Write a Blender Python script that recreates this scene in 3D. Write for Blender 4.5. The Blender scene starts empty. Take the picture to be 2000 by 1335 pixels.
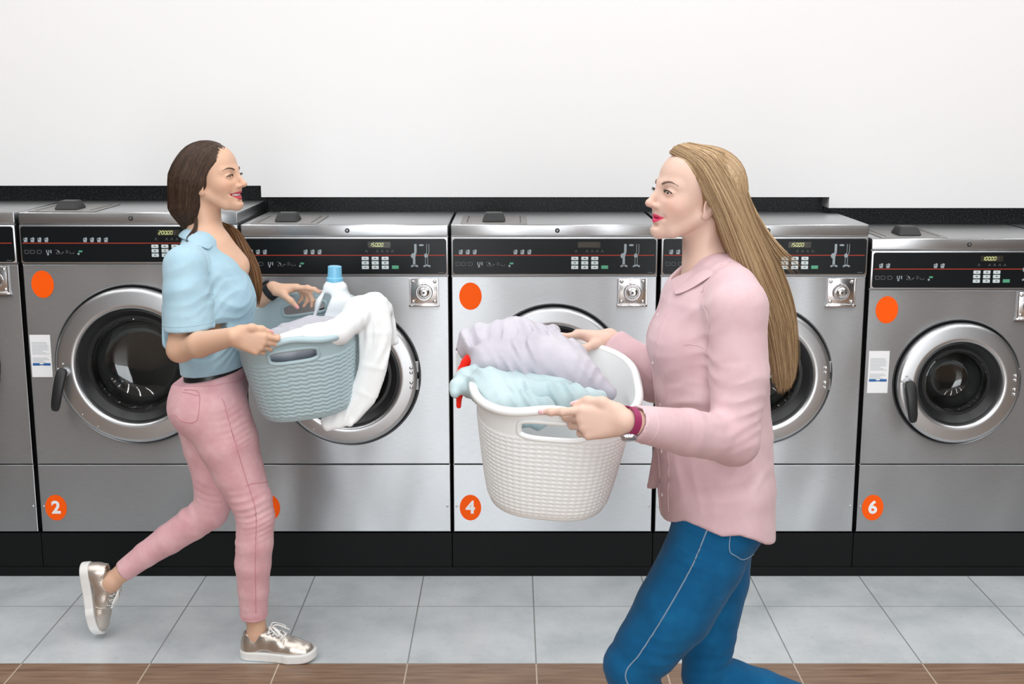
import bpy, bmesh, math, random
import numpy as np
from mathutils import Vector, Matrix
PI = math.pi
S = bpy.context.scene
C = S.collection
# ------------------------------------------------------------------ camera
F, PITCH, EYE = 2450.0, math.radians(11.05), 1.75      # focal length in px of a 2000 px wide frame
cam_d = bpy.data.cameras.new('camera'); cam_d.sensor_width = 36; cam_d.lens = F/2000*36
cam = bpy.data.objects.new('camera', cam_d); C.objects.link(cam)
cam.location = (0, 0, EYE); cam.rotation_euler = (PI/2 - PITCH, 0, 0)
cam_d.clip_start = .05
S.camera = cam
# ------------------------------------------------------------------ exposure
vs = S.view_settings
S.display_settings.display_device = 'sRGB'
vs.view_transform = 'Standard'; vs.look = 'None'; vs.gamma = 1; vs.use_curve_mapping = False
vs.exposure = 0.0
S.cycles.use_denoising = True
S.cycles.max_bounces = 8; S.cycles.sample_clamp_indirect = 6
S.cycles.caustics_reflective = False; S.cycles.caustics_refractive = False
# ------------------------------------------------------------------ daylight
w = bpy.data.worlds.new('sky'); S.world = w; w.use_nodes = True
bg = w.node_tree.nodes['Background']; bg.inputs[0].default_value = (.80, .90, 1, 1); bg.inputs[1].default_value = 1.0
def area(name, loc, rot, sx, sy, power, col):
    l = bpy.data.lights.new(name, 'AREA'); l.shape = 'RECTANGLE'; l.size = sx; l.size_y = sy
    l.energy = power; l.color = col
    o = bpy.data.objects.new(name, l); C.objects.link(o); o.location = loc; o.rotation_euler = rot
    return o
# sky light entering by the shop window behind the camera
area('window_daylight', (.45, -4.05, 1.5), (PI/2, 0, 0), 4.4, 2.9, 225, (.965, .985, 1))
# fluorescent strips under the ceiling, running towards the machines
CEIL = 3.3
LAMPS = [(-2.95, 1.9), (-1.74, 1.9), (-.56, 1.9), (.67, 1.9), (1.9, 1.9), (3.1, 1.9)]
for lx, ly in LAMPS:
    area('ceiling_tube', (lx, ly, CEIL - .085), (0, 0, 0), .10, 4.6, 35, (.985, .993, 1))

def at(px, py, D):
    """world point that stands at depth y = D on the line of sight of a photo pixel"""
    dx, dv = (px - 1000)/F, (py - 667.5)/F
    y = math.cos(PITCH) - dv*math.sin(PITCH); z = -math.sin(PITCH) - dv*math.cos(PITCH)
    t = D/y
    return Vector((dx*t, D, EYE + z*t))
# ------------------------------------------------------------------ materials
def srgb(r, g, b):
    f = lambda c: c/12.92 if c <= .04045 else ((c + .055)/1.055)**2.4
    return (f(r/255), f(g/255), f(b/255), 1)
MATS = {}
def mat(name, col, rough=.5, metal=0, **k):
    if name in MATS: return MATS[name]
    m = bpy.data.materials.new(name); m.use_nodes = True
    b = m.node_tree.nodes['Principled BSDF']
    b.inputs['Base Color'].default_value = col; b.inputs['Roughness'].default_value = rough; b.inputs['Metallic'].default_value = metal
    for a, v in k.items(): b.inputs[a.replace('_', ' ')].default_value = v
    MATS[name] = m
    return m
def nodes(m):
    return m.node_tree.nodes, m.node_tree.links, m.node_tree.nodes['Principled BSDF']
def noise(m, scale, detail=3, stretch=(1, 1, 1), rough=.5, coord='Object'):
    n, l, b = nodes(m)
    tc = n.new('ShaderNodeTexCoord'); mp = n.new('ShaderNodeMapping'); mp.inputs['Scale'].default_value = stretch
    t = n.new('ShaderNodeTexNoise'); t.inputs['Scale'].default_value = scale; t.inputs['Detail'].default_value = detail; t.inputs['Roughness'].default_value = rough
    l.new(tc.outputs[coord], mp.inputs[0]); l.new(mp.outputs[0], t.inputs[0])
    return t
def ramp(m, src, stops):
    n, l, b = nodes(m)
    r = n.new('ShaderNodeValToRGB'); l.new(src, r.inputs[0])
    e = r.color_ramp.elements
    while len(e) < len(stops): e.new(.5)
    for i, (p, c) in enumerate(stops): e[i].position = p; e[i].color = c
    return r
def bump(m, src, strength, dist):
    n, l, b = nodes(m)
    bp = n.new('ShaderNodeBump'); bp.inputs['Strength'].default_value = strength; bp.inputs['Distance'].default_value = dist
    l.new(src, bp.inputs['Height'])
    old = b.inputs['Normal'].links
    if old: l.new(old[0].from_socket, bp.inputs['Normal'])
    l.new(bp.outputs[0], b.inputs['Normal'])
def mixcol(m, fac, a, c):
    n, l, b = nodes(m)
    x = n.new('ShaderNodeMix'); x.data_type = 'RGBA'
    if isinstance(fac, float): x.inputs[0].default_value = fac
    else: l.new(fac, x.inputs[0])
    for i, v in ((6, a), (7, c)):
        if isinstance(v, tuple): x.inputs[i].default_value = v
        else: l.new(v, x.inputs[i])
    return x.outputs[2]
def math_node(m, op, a, b_=None):
    n, l, b = nodes(m)
    x = n.new('ShaderNodeMath'); x.operation = op
    for i, v in enumerate((a, b_)):
        if v is None: continue
        if isinstance(v, (int, float)): x.inputs[i].default_value = v
        else: l.new(v, x.inputs[i])
    return x.outputs[0]
def basecol(m, src):
    n, l, b = nodes(m); l.new(src, b.inputs['Base Color'])

def steel(name, col, rough, aniso, wave, rot=0.0):
    m = mat(name, col, rough, 1.0, Anisotropic=aniso, Anisotropic_Rotation=rot)
    n, l, b = nodes(m)
    tg = n.new('ShaderNodeTangent'); tg.direction_type = 'UV_MAP'; tg.uv_map = 'UVMap'
    l.new(tg.outputs[0], b.inputs['Tangent'])
    fine = noise(m, 30, 4, (1, 60, 60), .7)
    r = n.new('ShaderNodeMapRange'); r.inputs[3].default_value = rough - .04; r.inputs[4].default_value = rough + .05
    gr = noise(m, 26, 3, (1, 40, 34), .6); gc = ramp(m, gr.outputs[0], [(.3, tuple(c*.90 for c in col[:3]) + (1,)), (.7, tuple(min(1, c*1.06) for c in col[:3]) + (1,))]); basecol(m, gc.outputs[0])
    l.new(fine.outputs[0], r.inputs[0]); l.new(r.outputs[0], b.inputs['Roughness'])
    if wave:
        wv = noise(m, 3.4, 1, (1, 1, .55)); bump(m, wv.outputs[0], wave, .02)
    return m
STEEL = steel('brushed_steel', (.455, .47, .485, 1), .38, .88, .55, .25)
STEELTOP = steel('brushed_steel_top', (.50, .51, .52, 1), .30, .90, .02, .25)
STEELRING = mat('satin_steel', (.58, .59, .60, 1), .36, 1.0)
STEELDARK = mat('cabinet_steel', (.30, .30, .30, 1), .38, 1.0)
CHROME = mat('chrome', (.74, .73, .73, 1), .20, 1.0)
HATCH = mat('hatch_grey', (.36, .35, .34, 1), .42, .8)
BLACK = mat('black_plastic', (.012, .013, .014, 1), .45)
RUBBER = mat('black_rubber', (.010, .011, .012, 1), .40)
PANEL = mat('black_panel_face', (.006, .008, .009, 1), .30, Specular_IOR_Level=.22)
ORANGE = mat('orange_vinyl', (1.0, .112, .003, 1), .5, Specular_IOR_Level=.15)
WHITE = mat('white_vinyl', (.86, .87, .88, 1), .5)
REDLINE = mat('red_print', (.42, .035, .015, 1), .5)
ICON = mat('pale_print', (.30, .35, .38, 1), .5)
ICONDIM = mat('dim_print', (.10, .11, .12, 1), .5)
KEY = mat('key_white', (.62, .70, .71, 1), .4)
KEYINK = mat('key_ink', (.12, .14, .15, 1), .5)
GREEN = mat('key_green', (.08, .34, .20, 1), .4)
BLUEINK = mat('blue_ink', (.02, .12, .36, 1), .5)
GREYINK = mat('grey_ink', (.42, .47, .50, 1), .6)
LCD = mat('display_window', (.030, .028, .020, 1), .25)
SEG = mat('display_segment', (.70, .74, .34, 1), .4, Emission_Color=(.80, .88, .35, 1), Emission_Strength=.35)
SEGOFF = mat('display_segment_unlit', (.085, .065, .055, 1), .4)
DRUM = mat('drum_steel', (.10, .095, .09, 1), .40, 1.0)
GLASS = mat('door_glass', (.86, .90, .90, 1), .03, 0, Transmission_Weight=1.0, IOR=1.46)
# ------------------------------------------------------------------ mesh helpers
def boxuv(me):
    """plain box projection, so that the steel's grain runs along x"""
    uv = me.uv_layers.new(name='UVMap'); n = len(me.loops)
    if not n: return
    li = np.empty(n, np.int32); me.loops.foreach_get('vertex_index', li)
    co = np.empty(len(me.vertices)*3, np.float32); me.vertices.foreach_get('co', co); co = co.reshape(-1, 3)[li]
    nr = np.zeros((n, 3), np.float32)
    for p in me.polygons: nr[p.loop_start:p.loop_start + p.loop_total] = p.normal
    a = np.abs(nr); ax = a.argmax(1)
    u = np.where(ax == 0, co[:, 1], co[:, 0]); v = np.where(ax == 2, co[:, 1], co[:, 2])
    uv.data.foreach_set('uv', np.stack([u, v], 1).astype(np.float32).ravel())
def obj(name, bm, m, parent=None, smooth=None, loc=None, recalc=True):
    me = bpy.data.meshes.new(name)
    if recalc: bmesh.ops.recalc_face_normals(bm, faces=bm.faces)
    bm.to_mesh(me); bm.free()
    for mm in (m if isinstance(m, list) else [m]): me.materials.append(mm)
    boxuv(me)
    if smooth is not None:
        me.polygons.foreach_set('use_smooth', [True]*len(me.polygons))
        if smooth: me.set_sharp_from_angle(angle=math.radians(smooth))
    o = bpy.data.objects.new(name, me); C.objects.link(o)
    if parent: o.parent = parent
    if loc: o.location = loc
    return o
def thing(name, label, cat, loc=(0, 0, 0), group=None):
    o = bpy.data.objects.new(name, None); C.objects.link(o); o.location = loc; o.empty_display_size = .1
    o['label'] = label; o['category'] = cat
    if group: o['group'] = group
    return o
def tag(o, label, cat, group=None):
    o['label'] = label; o['category'] = cat
    if group: o['group'] = group
    return o
def structure(name, bm, m, smooth=None):
    o = obj(name, bm, m, smooth=smooth); o['kind'] = 'structure'; return o
def BM(): return bmesh.new()
def box(bm, x0, x1, y0, y1, z0, z1, bev=0, seg=2, mi=0):
    r = bmesh.ops.create_cube(bm, size=1)
    vs_ = r['verts']
    for v in vs_:
        v.co = Vector(((x0 + x1)/2 + v.co.x*(x1 - x0), (y0 + y1)/2 + v.co.y*(y1 - y0), (z0 + z1)/2 + v.co.z*(z1 - z0)))
    fs = {f for v in vs_ for f in v.link_faces}
    for f in fs: f.material_index = mi
    if bev:
        es = list({e for v in vs_ for e in v.link_edges})
        bmesh.ops.bevel(bm, geom=es, offset=bev, segments=seg, profile=.5, affect='EDGES')
    return bm
def lathe(bm, prof, n=96, c=(0, 0), closed=False, mi=0):
    """profile of (radius, y) turned about an axis along y through x=c0, z=c1"""
    rings = []
    for r, y in prof:
        if r < 1e-6: rings.append([bm.verts.new((c[0], y, c[1]))])
        else: rings.append([bm.verts.new((c[0] + r*math.cos(2*PI*i/n), y, c[1] + r*math.sin(2*PI*i/n))) for i in range(n)])
    pairs = list(zip(rings, rings[1:])) + ([(rings[-1], rings[0])] if closed else [])
    for a, b in pairs:
        if len(a) == len(b) == 1: continue
        for i in range(n):
            j = (i + 1) % n
            if len(a) == 1: f = bm.faces.new((a[0], b[i], b[j]))
            elif len(b) == 1: f = bm.faces.new((a[i], a[j], b[0]))
            else: f = bm.faces.new((a[i], a[j], b[j], b[i]))
            f.material_index = mi
    return bm
def prism(bm, pts, y0, y1, mi=0):
    """polygon in x-z pushed from y0 to y1"""
    a = [bm.verts.new((x, y0, z)) for x, z in pts]; b = [bm.verts.new((x, y1, z)) for x, z in pts]
    n = len(pts)
    fs = [bm.faces.new(a), bm.faces.new(b[::-1])] + [bm.faces.new((a[i], b[i], b[(i+1) % n], a[(i+1) % n])) for i in range(n)]
    for f in fs: f.material_index = mi
    return bm
def rrect(x0, x1, z0, z1, r, n=6):
    out = []
    for cx, cz, a0 in ((x1-r, z1-r, 0), (x0+r, z1-r, 90), (x0+r, z0+r, 180), (x1-r, z0+r, 270)):
        for i in range(n + 1):
            a = math.radians(a0 + 90*i/n); out.append((cx + r*math.cos(a), cz + r*math.sin(a)))
    return out
def oval(cx, cz, rx, rz, n=48): return [(cx + rx*math.cos(2*PI*i/n), cz + rz*math.sin(2*PI*i/n)) for i in range(n)]
def catmull(pts, n):
    P = np.array(pts, float); m = len(P)
    E = np.vstack([2*P[0]-P[1], P, 2*P[-1]-P[-2]])
    t = np.linspace(0, m - 1, n); i = np.minimum(t.astype(int), m - 2); f = (t - i)[:, None]
    a, b, c, d = E[i], E[i+1], E[i+2], E[i+3]
    return .5*(2*b + (c-a)*f + (2*a-5*b+4*c-d)*f*f + (3*b-a-3*c+d)*f**3)
def tube(bm, pts, r, n=8, closed=False, flat=1.0, up=(0, 0, 1), mi=0, caps=True):
    P = [Vector(p) for p in pts]; m = len(P); rings = []
    rr = r if hasattr(r, '__len__') else [r]*m
    u0 = Vector(up)
    for i in range(m):
        d = (P[(i+1) % m] - P[i-1]) if closed else (P[min(i+1, m-1)] - P[max(i-1, 0)])
        d.normalize()
        s = d.cross(u0)
        if s.length < 1e-5: s = d.cross(Vector((1, .1, 0)))
        s.normalize(); t = s.cross(d)
        rings.append([bm.verts.new(P[i] + s*(rr[i]*math.cos(2*PI*k/n)) + t*(rr[i]*flat*math.sin(2*PI*k/n))) for k in range(n)])
    for i in range(m if closed else m - 1):
        a, b = rings[i], rings[(i+1) % m]
        for k in range(n):
            f = bm.faces.new((a[k], a[(k+1) % n], b[(k+1) % n], b[k])); f.material_index = mi
    if not closed and caps:
        bm.faces.new(rings[0][::-1]).material_index = mi; bm.faces.new(rings[-1]).material_index = mi
    return bm
def text_mesh(name, txt, size, m, parent, loc, bold=0.0, extrude=.0003):
    cu = bpy.data.curves.new(name, 'FONT'); cu.body = txt; cu.size = size; cu.align_x = 'CENTER'; cu.align_y = 'CENTER'
    cu.offset = bold; cu.extrude = extrude; cu.resolution_u = 6
    o = bpy.data.objects.new(name + '_source', cu); C.objects.link(o)
    me = bpy.data.meshes.new_from_object(o.evaluated_get(bpy.context.evaluated_depsgraph_get()))
    bpy.data.objects.remove(o); bpy.data.curves.remove(cu)
    me.name = name; me.materials.clear(); me.materials.append(m)
    o = bpy.data.objects.new(name, me); C.objects.link(o); o.parent = parent; o.location = loc; o.rotation_euler = (PI/2, 0, 0)
    return o
# ------------------------------------------------------------------ the room
FRONT, BASE = 4.42, .172                      # front plane of the machines, top of the plinth
X0, X1, Y0, Y1 = -5.2, 5.6, -4.2, 5.06
def m_floor():
    m = mat('floor_tiles', (.6, .65, .68, 1), .34)
    n, l, b = nodes(m)
    tc = n.new('ShaderNodeTexCoord'); sp = n.new('ShaderNodeSeparateXYZ'); l.new(tc.outputs['Object'], sp.inputs[0])
    x, y = sp.outputs[0], sp.outputs[1]
    def joint(src, off, pitch, half):
        a = math_node(m, 'SUBTRACT', src, off); a = math_node(m, 'DIVIDE', a, pitch); a = math_node(m, 'FRACT', a)
        a = math_node(m, 'SUBTRACT', a, .5); a = math_node(m, 'ABSOLUTE', a); return math_node(m, 'GREATER_THAN', a, .5 - half/pitch)
    jx = joint(x, .076, .405, .0022); jy = joint(y, 3.683, .452, .0018)
    grey_area = math_node(m, 'GREATER_THAN', y, 3.683)
    n1 = noise(m, 3.2, 6, rough=.65); n2 = noise(m, 60, 2)
    g = ramp(m, n1.outputs[0], [(.30, srgb(182, 190, 193)), (.52, srgb(205, 211, 214)), (.72, srgb(219, 224, 226))])
    sp2 = ramp(m, n2.outputs[0], [(.24, srgb(160, 168, 170)), (.36, (1, 1, 1, 1))])
    mm = n.new('ShaderNodeMix'); mm.data_type = 'RGBA'; mm.blend_type = 'MULTIPLY'; mm.inputs[0].default_value = .3
    l.new(g.outputs[0], mm.inputs[6]); l.new(sp2.outputs[0], mm.inputs[7])
    grey = mixcol(m, math_node(m, 'MAXIMUM', jx, jy), mm.outputs[2], srgb(138, 142, 140))
    wn = noise(m, 5, 6, (1.0, 14, 1), .6)
    wd = ramp(m, wn.outputs[0], [(.3, srgb(105, 80, 62)), (.5, srgb(137, 109, 87)), (.7, srgb(156, 128, 104))])
    wood = mixcol(m, jx, wd.outputs[0], srgb(196, 180, 162))
    jb = joint(y, 3.683, .60, .002)
    wood = mixcol(m, jb, wood, srgb(170, 152, 134))
    basecol(m, mixcol(m, grey_area, wood, grey))
    bump(m, n1.outputs[0], .05, .004)
    return m
bm = BM(); box(bm, X0, X1, Y0, Y1, -.12, 0)
structure('floor', bm, m_floor())
PLASTER = mat('white_wall_paint', (.90, .90, .90, 1), .65)
nz = noise(PLASTER, 7, 4); bump(PLASTER, nz.outputs[0], .04, .01)
WALLB = mat('brown_wall_paint', (.075, .066, .058, 1), .6)
CEILM = mat('ceiling_paint', (.74, .74, .73, 1), .8)
# back wall: white facing whose lower edge steps down to the right, with the granite set back beneath it
WF, WB = 4.82, 5.0                            # front of the facing, plane of the granite
steps = [(X0, -.960, 1.415), (-.960, 1.222, 1.3725), (1.222, X1, 1.331)]
bm = BM()
prism(bm, [(X0, 1.417), (-.960, 1.417), (-.960, 1.3735), (1.215, 1.3735), (1.215, 1.332), (X1, 1.332), (X1, CEIL), (X0, CEIL)], WF, Y1)
structure('wall_back', bm, PLASTER)
GRAN = mat('black_granite', (.02, .022, .023, 1), .35, Specular_IOR_Level=.2)
gn = noise(GRAN, 170, 4, rough=.8); gr = ramp(GRAN, gn.outputs[0], [(.42, (.012, .013, .014, 1)), (.55, (.035, .040, .042, 1)), (.68, (.22, .24, .24, 1))])
basecol(GRAN, gr.outputs[0])
for i, (a, b, z) in enumerate(steps):
    bm = BM(); box(bm, a + .001, b - .001, 4.935, WF + .17, BASE - .1, z - .0005)
    # only the strip under the facing shows: keep a thin slab that stands on the service ledge
    structure('trim_%d' % (i + 1), bm, GRAN)
bm = BM(); box(bm, X0, X1, Y1, Y1 + .1, 0, CEIL); structure('wall_rear', bm, PLASTER)
bm = BM(); box(bm, X0 - .1, X0, Y0, Y1, 0, CEIL); structure('wall_left', bm, WALLB)
bm = BM(); box(bm, X1, X1 + .1, Y0, Y1, 0, CEIL); structure('wall_right', bm, WALLB)
bm = BM(); box(bm, X0 - .1, X1 + .1, Y0 - .1, Y1 + .1, CEIL, CEIL + .12); structure('ceiling', bm, CEILM)
bm = BM()
for a, b, c, d in ((X0, -1.8, 0, CEIL), (2.7, X1, 0, CEIL), (-1.8, 2.7, 3.0, CEIL)): box(bm, a, b, Y0 + .2, Y0 + .3, c, d)
structure('wall_front', bm, WALLB)
FRAME = mat('window_frame_metal', (.10, .10, .10, 1), .4, .6)
bm = BM()
for x in (-1.8, -.7, .43, 1.55, 2.66): box(bm, x, x + .04, Y0 + .2, Y0 + .26, 0, 3.0)
for z in (0, 2.1, 2.96): box(bm, -1.8, 2.7, Y0 + .2, Y0 + .26, z, z + .04)
structure('window_1', bm, FRAME)
LAMPBODY = mat('lamp_housing', (.8, .8, .8, 1), .5)
for k, (lx, ly) in enumerate(LAMPS):
    bm = BM(); box(bm, lx - .07, lx + .07, ly - 2.4, ly + 2.4, CEIL - .08, CEIL, .01)
    tag(obj('ceiling_lamp', bm, LAMPBODY), 'long white ceiling lamp housing ' + ('first from the left', 'second from the left', 'third from the left', 'third from the right', 'second from the right', 'first from the right')[k], 'lamp', 'ceiling lamps')
# plinth
PLM = mat('black_plinth_paint', (.006, .007, .007, 1), .5, Specular_IOR_Level=.15)
pn = noise(PLM, 9, 5); bump(PLM, pn.outputs[0], .06, .004)
bm = BM()
for a, b in ((X0, -1.746), (-1.744, -.961), (-.959, -.2225), (-.2205, .5205), (.5225, 1.264), (1.266, X1)):
    box(bm, a, b, FRONT + .003, 5.0, .03, BASE - .006, .002)
box(bm, X0, X1, FRONT - .004, 5.0, 0, .034, .002)
structure('baseboard_back', bm, PLM)
# ------------------------------------------------------------------ washing machines
SEGS = {'0': 'abcdef', '1': 'bc', '2': 'abged', '5': 'afgcd', '8': 'abcdefg'}
def digits(bm_on, bm_off, txt, x0, z0, h):
    w, g, t = h*.52, h*.30, h*.13
    x = x0
    def seg(bm, s, x):
        q = {'a': (0, h, w, h), 'd': (0, 0, w, 0), 'g': (0, h/2, w, h/2), 'b': (w, h/2, w, h), 'c': (w, 0, w, h/2), 'f': (0, h/2, 0, h), 'e': (0, 0, 0, h/2)}[s]
        sl = .16
        xa, za, xb, zb = q
        if s in 'adg': p = [(xa + t*.5, za - t/2), (xb - t*.5, zb - t/2), (xb - t*.5, zb + t/2), (xa + t*.5, za + t/2)]
        else: p = [(xa - t/2, za + t*.45), (xa + t/2, za + t*.45), (xb + t/2, zb - t*.45), (xb - t/2, zb - t*.45)]
        prism(bm, [(x + a + b*sl, z0 + b) for a, b in p], -.0125, -.0118)
    for ch in txt:
        if ch == '.':
            prism(bm_on, [(x - g*.75, z0 - t/2), (x - g*.75 + t, z0 - t/2), (x - g*.75 + t, z0 + t/2), (x - g*.75, z0 + t/2)], -.0125, -.0118); continue
        for s in 'abcdefg':
            if ch in SEGS and s in SEGS[ch]: seg(bm_on, s, x)
            elif ch == ' ' or txt.strip(' .') == '': seg(bm_off, s, x)
        x += w + g
    return x
def panel_with_hole(bm, x0, x1, z0, z1, cx, cz, R, y, th, e=.003):
    """flat sheet with a round opening, outer edges rolled back"""
    angs = sorted(set([2*PI*i/96 for i in range(96)] + [math.atan2(z - cz, x - cx) % (2*PI) for x in (x0, x1) for z in (z0, z1)]))
    def edge(a, ins):
        c, s = math.cos(a), math.sin(a); t = 1e9
        if abs(c) > 1e-9: t = min(t, ((x1 - ins if c > 0 else x0 + ins) - cx)/c)
        if abs(s) > 1e-9: t = min(t, ((z1 - ins if s > 0 else z0 + ins) - cz)/s)
        return cx + c*t, cz + s*t
    loops = [[(cx + R*math.cos(a), y + th, cz + R*math.sin(a)) for a in angs],
             [(cx + R*math.cos(a), y + .002, cz + R*math.sin(a)) for a in angs],
             [(cx + (R+.003)*math.cos(a), y, cz + (R+.003)*math.sin(a)) for a in angs]]
    lo = []
    for ins, yy in ((e, y), (e*.3, y + e*.35), (0, y + e), (0, y + th)):
        lo.append([(edge(a, ins)[0], yy, edge(a, ins)[1]) for a in angs])
    V = [[bm.verts.new(p) for p in L] for L in loops + lo]
    n = len(angs)
    for a, b in zip(V, V[1:]):
        for i in range(n): bm.faces.new((a[i], a[(i+1) % n], b[(i+1) % n], b[i]))
def basket_icon(bm, x, z, s):
    prism(bm, [(x - .32*s, z - .5*s), (x + .32*s, z - .5*s), (x + .45*s, z + .18*s), (x - .45*s, z + .18*s)], -.0118, -.0112)
    prism(bm, oval(x - .18*s, z + .2*s, .25*s, .2*s, 10), -.0118, -.0113)
    prism(bm, oval(x + .2*s, z + .3*s, .24*s, .24*s, 10), -.0119, -.0113)
def stroke(bm, pts, t, y0=-.0118, y1=-.0112):
    for (xa, za), (xb, zb) in zip(pts, pts[1:]):
        d = math.hypot(xb - xa, zb - za) or 1; nx, nz_ = -(zb - za)/d*t/2, (xb - xa)/d*t/2
        prism(bm, [(xa + nx, za + nz_), (xb + nx, zb + nz_), (xb - nx, zb - nz_), (xa - nx, za - nz_)], y0, y1)
def dome(bm, x, z, r, y=0, h=None, n=14):
    h = h or r*.6
    lathe(bm, [(0, y - h), (r*.5, y - h*.86), (r*.87, y - h*.5), (r, y - h*.1), (r, y + .001)], n, (x, z))

KIND = {'large': dict(w=.770, top=1.352, R=.292, ro=.283, ri=.209, cz=.803, n=4, txt='200.00'),
        'medium': dict(w=.730, top=1.309, R=.260, ro=.250, ri=.186, cz=.765, n=3, txt='150.00'),
        'small': dict(w=.668, top=1.260, R=.230, ro=.220, ri=.153, cz=.738, n=2, txt='100.00')}
def washing_machine(xc, kind, num, label, display=None, notice=None, hang=0.0):
    k = KIND[kind]; w, H = k['w'], k['top'] - BASE
    t = thing('washing_machine', label, 'washing machine', (xc, FRONT, BASE), 'row of washing machines')
    a, b = -w/2, w/2
    lipz = H - .0405; pz1 = lipz - .003; pz0 = pz1 - .1365; fz1 = pz0 - .005; fz0 = .2605; cz = k['cz'] - BASE
    dep = .512
    # cabinet: hollow behind the door
    bm = BM()
    box(bm, a, a + .004, .004, dep, 0, lipz); box(bm, b - .004, b, .004, dep, 0, lipz); box(bm, a, b, dep - .004, dep, 0, lipz)
    box(bm, a, b, .013, dep, 0, .004); box(bm, a, b, .03, dep, fz0 - .02, fz0 - .016)
    box(bm, a + .004, b - .004, .008, .02, pz0 - .02, lipz)
    obj('cabinet', bm, STEELDARK, t)
    bm = BM(); box(bm, a - .001, b + .001, -.004, dep, lipz, H, .004, 3); obj('top_panel', bm, STEELTOP, t, 40)
    bm = BM(); panel_with_hole(bm, a, b, fz0, fz1, 0, cz, k['R'], 0, .012); obj('front_panel', bm, STEEL, t)
    bm = BM(); box(bm, a, b, 0, .012, .001, fz0 - .004, .0025, 2); obj('lower_panel', bm, STEEL, t)
    # control panel: steel frame with rounded black face
    bm = BM(); box(bm, a, b, -.008, .008, pz0, pz1, .003, 2); cp = obj('control_panel', bm, STEELRING, t, 35)
    bm = BM(); prism(bm, rrect(a + .006, b - .006, pz0 + .005, pz1 - .006, .010), -.0108, -.004); obj('panel_face', bm, PANEL, cp)
    zc = pz0 + .072
    bm = BM(); stroke(bm, [(a + .010, zc), (b - .012, zc)], .0028); obj('red_line', bm, REDLINE, cp)
    # printed symbols
    def print_(name, m, *shapes):
        q = BM()
        for f, *ar in shapes: f(q, *ar)
        obj(name, q, m, cp)
    for x0 in ((a + .034, a + .227) if kind != 'large' else (a + .022, a + .232)):
        for i in range(k['n']): print_('load_symbol', ICON, (basket_icon, x0 + .0245*i, zc + .0118, .0165))
    sy = zc - .030
    print_('dosing_symbol', ICON, (stroke, [(a + .094, zc - .024), (a + .094, zc - .034), (a + .099, zc - .037), (a + .102, zc - .030), (a + .102, zc - .024)], .003), (prism, oval(a + .098, zc - .040, .0035, .0035, 10), -.0118, -.0112))
    print_('dosing_symbol', ICON, (stroke, [(a + .109, sy + .006), (a + .109, sy - .006)], .0035))
    print_('hand_symbol', ICON, (stroke, [(a + .134, zc - .026), (a + .139, zc - .034)], .003))
    print_('start_symbol', ICON, (prism, oval(a + .206, zc - .038, .004, .004, 10), -.0118, -.0112))
    p = [(-.007, .004), (-.004, .006), (.004, .006), (.009, .004), (.009, -.004), (.004, -.006), (-.005, -.006), (-.005, .002), (-.007, .004)]
    for x in (a + .022, a + .042, a + .066): print_('soap_symbol', ICONDIM, (stroke, [(x + u, zc - .031 + v) for u, v in p], .0018))
    print_('hand_symbol', ICONDIM, (stroke, [(a + .124, zc - .024), (a + .132, zc - .024), (a + .132, zc - .031), (a + .126, zc - .038), (a + .147, zc - .038), (a + .155, zc - .031), (a + .146, zc - .033)], .0016))
    print_('coin_symbol', ICONDIM, (stroke, [(a + .163, zc - .025), (a + .163, zc - .036), (a + .169, zc - .033), (a + .169, zc - .027), (a + .163, zc - .025)], .0016))
    print_('coin_symbol', ICONDIM, (stroke, [(a + .175, zc - .030), (a + .176, zc - .037), (a + .189, zc - .037), (a + .189, zc - .032)], .0016))
    for x in (b - .288, b - .250, b - .232, b - .214, b - .196): print_('phase_symbol', ICONDIM, (stroke, [(x - .004, zc + .010), (x, zc + .019), (x + .004, zc + .010)], .0016))
    print_('maker_print', ICONDIM, (stroke, [(b - .035, pz0 + .0105), (b - .016, pz0 + .0105)], .0022))
    bm = BM(); stroke(bm, [(a + .207, zc - .029), (a + .220, zc - .029)], .006); obj('green_print', bm, GREEN, cp)
    # display
    dx0, dx1, dz0, dz1 = b - .283, b - .203, zc + .0265, zc + .0475
    bm = BM(); prism(bm, rrect(dx0, dx1, dz0, dz1, .002, 2), -.0115, -.006); dp = obj('display', bm, LCD, cp)
    on, off = BM(), BM(); txt = display if display is not None else k['txt'] + ' '
    digits(on, off, txt, dx0 + .0055, dz0 + .0045, .0125)
    if len(on.faces): obj('display_digits', on, SEG, dp)
    else: on.free()
    if len(off.faces): obj('display_digits', off, SEGOFF, dp)
    else: off.free()
    # keypad
    for i in range(3):
        for j in range(3):
            x, z = b - .3055 + .0352*i, zc - .0115 - .0158*j
            bm = BM(); box(bm, x, x + .025, -.0135, -.010, z - .0062, z + .0062, .0012, 1); kb = obj('button', bm, KEY, cp)
            bm = BM(); stroke(bm, [(x + .009, z + .001), (x + .016, z + .001)], .004 if (i + j) % 2 else .003, -.0138, -.0134); obj('button_mark', bm, KEYINK, kb)
    x, z = b - .1995, zc - .0427
    bm = BM(); box(bm, x, x + .025, -.0135, -.010, z - .0062, z + .0062, .0012, 1); o = obj('start_button', bm, GREEN, cp); o['label'] = 'green start button'
    # coin chute drawing
    bm = BM()
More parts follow.
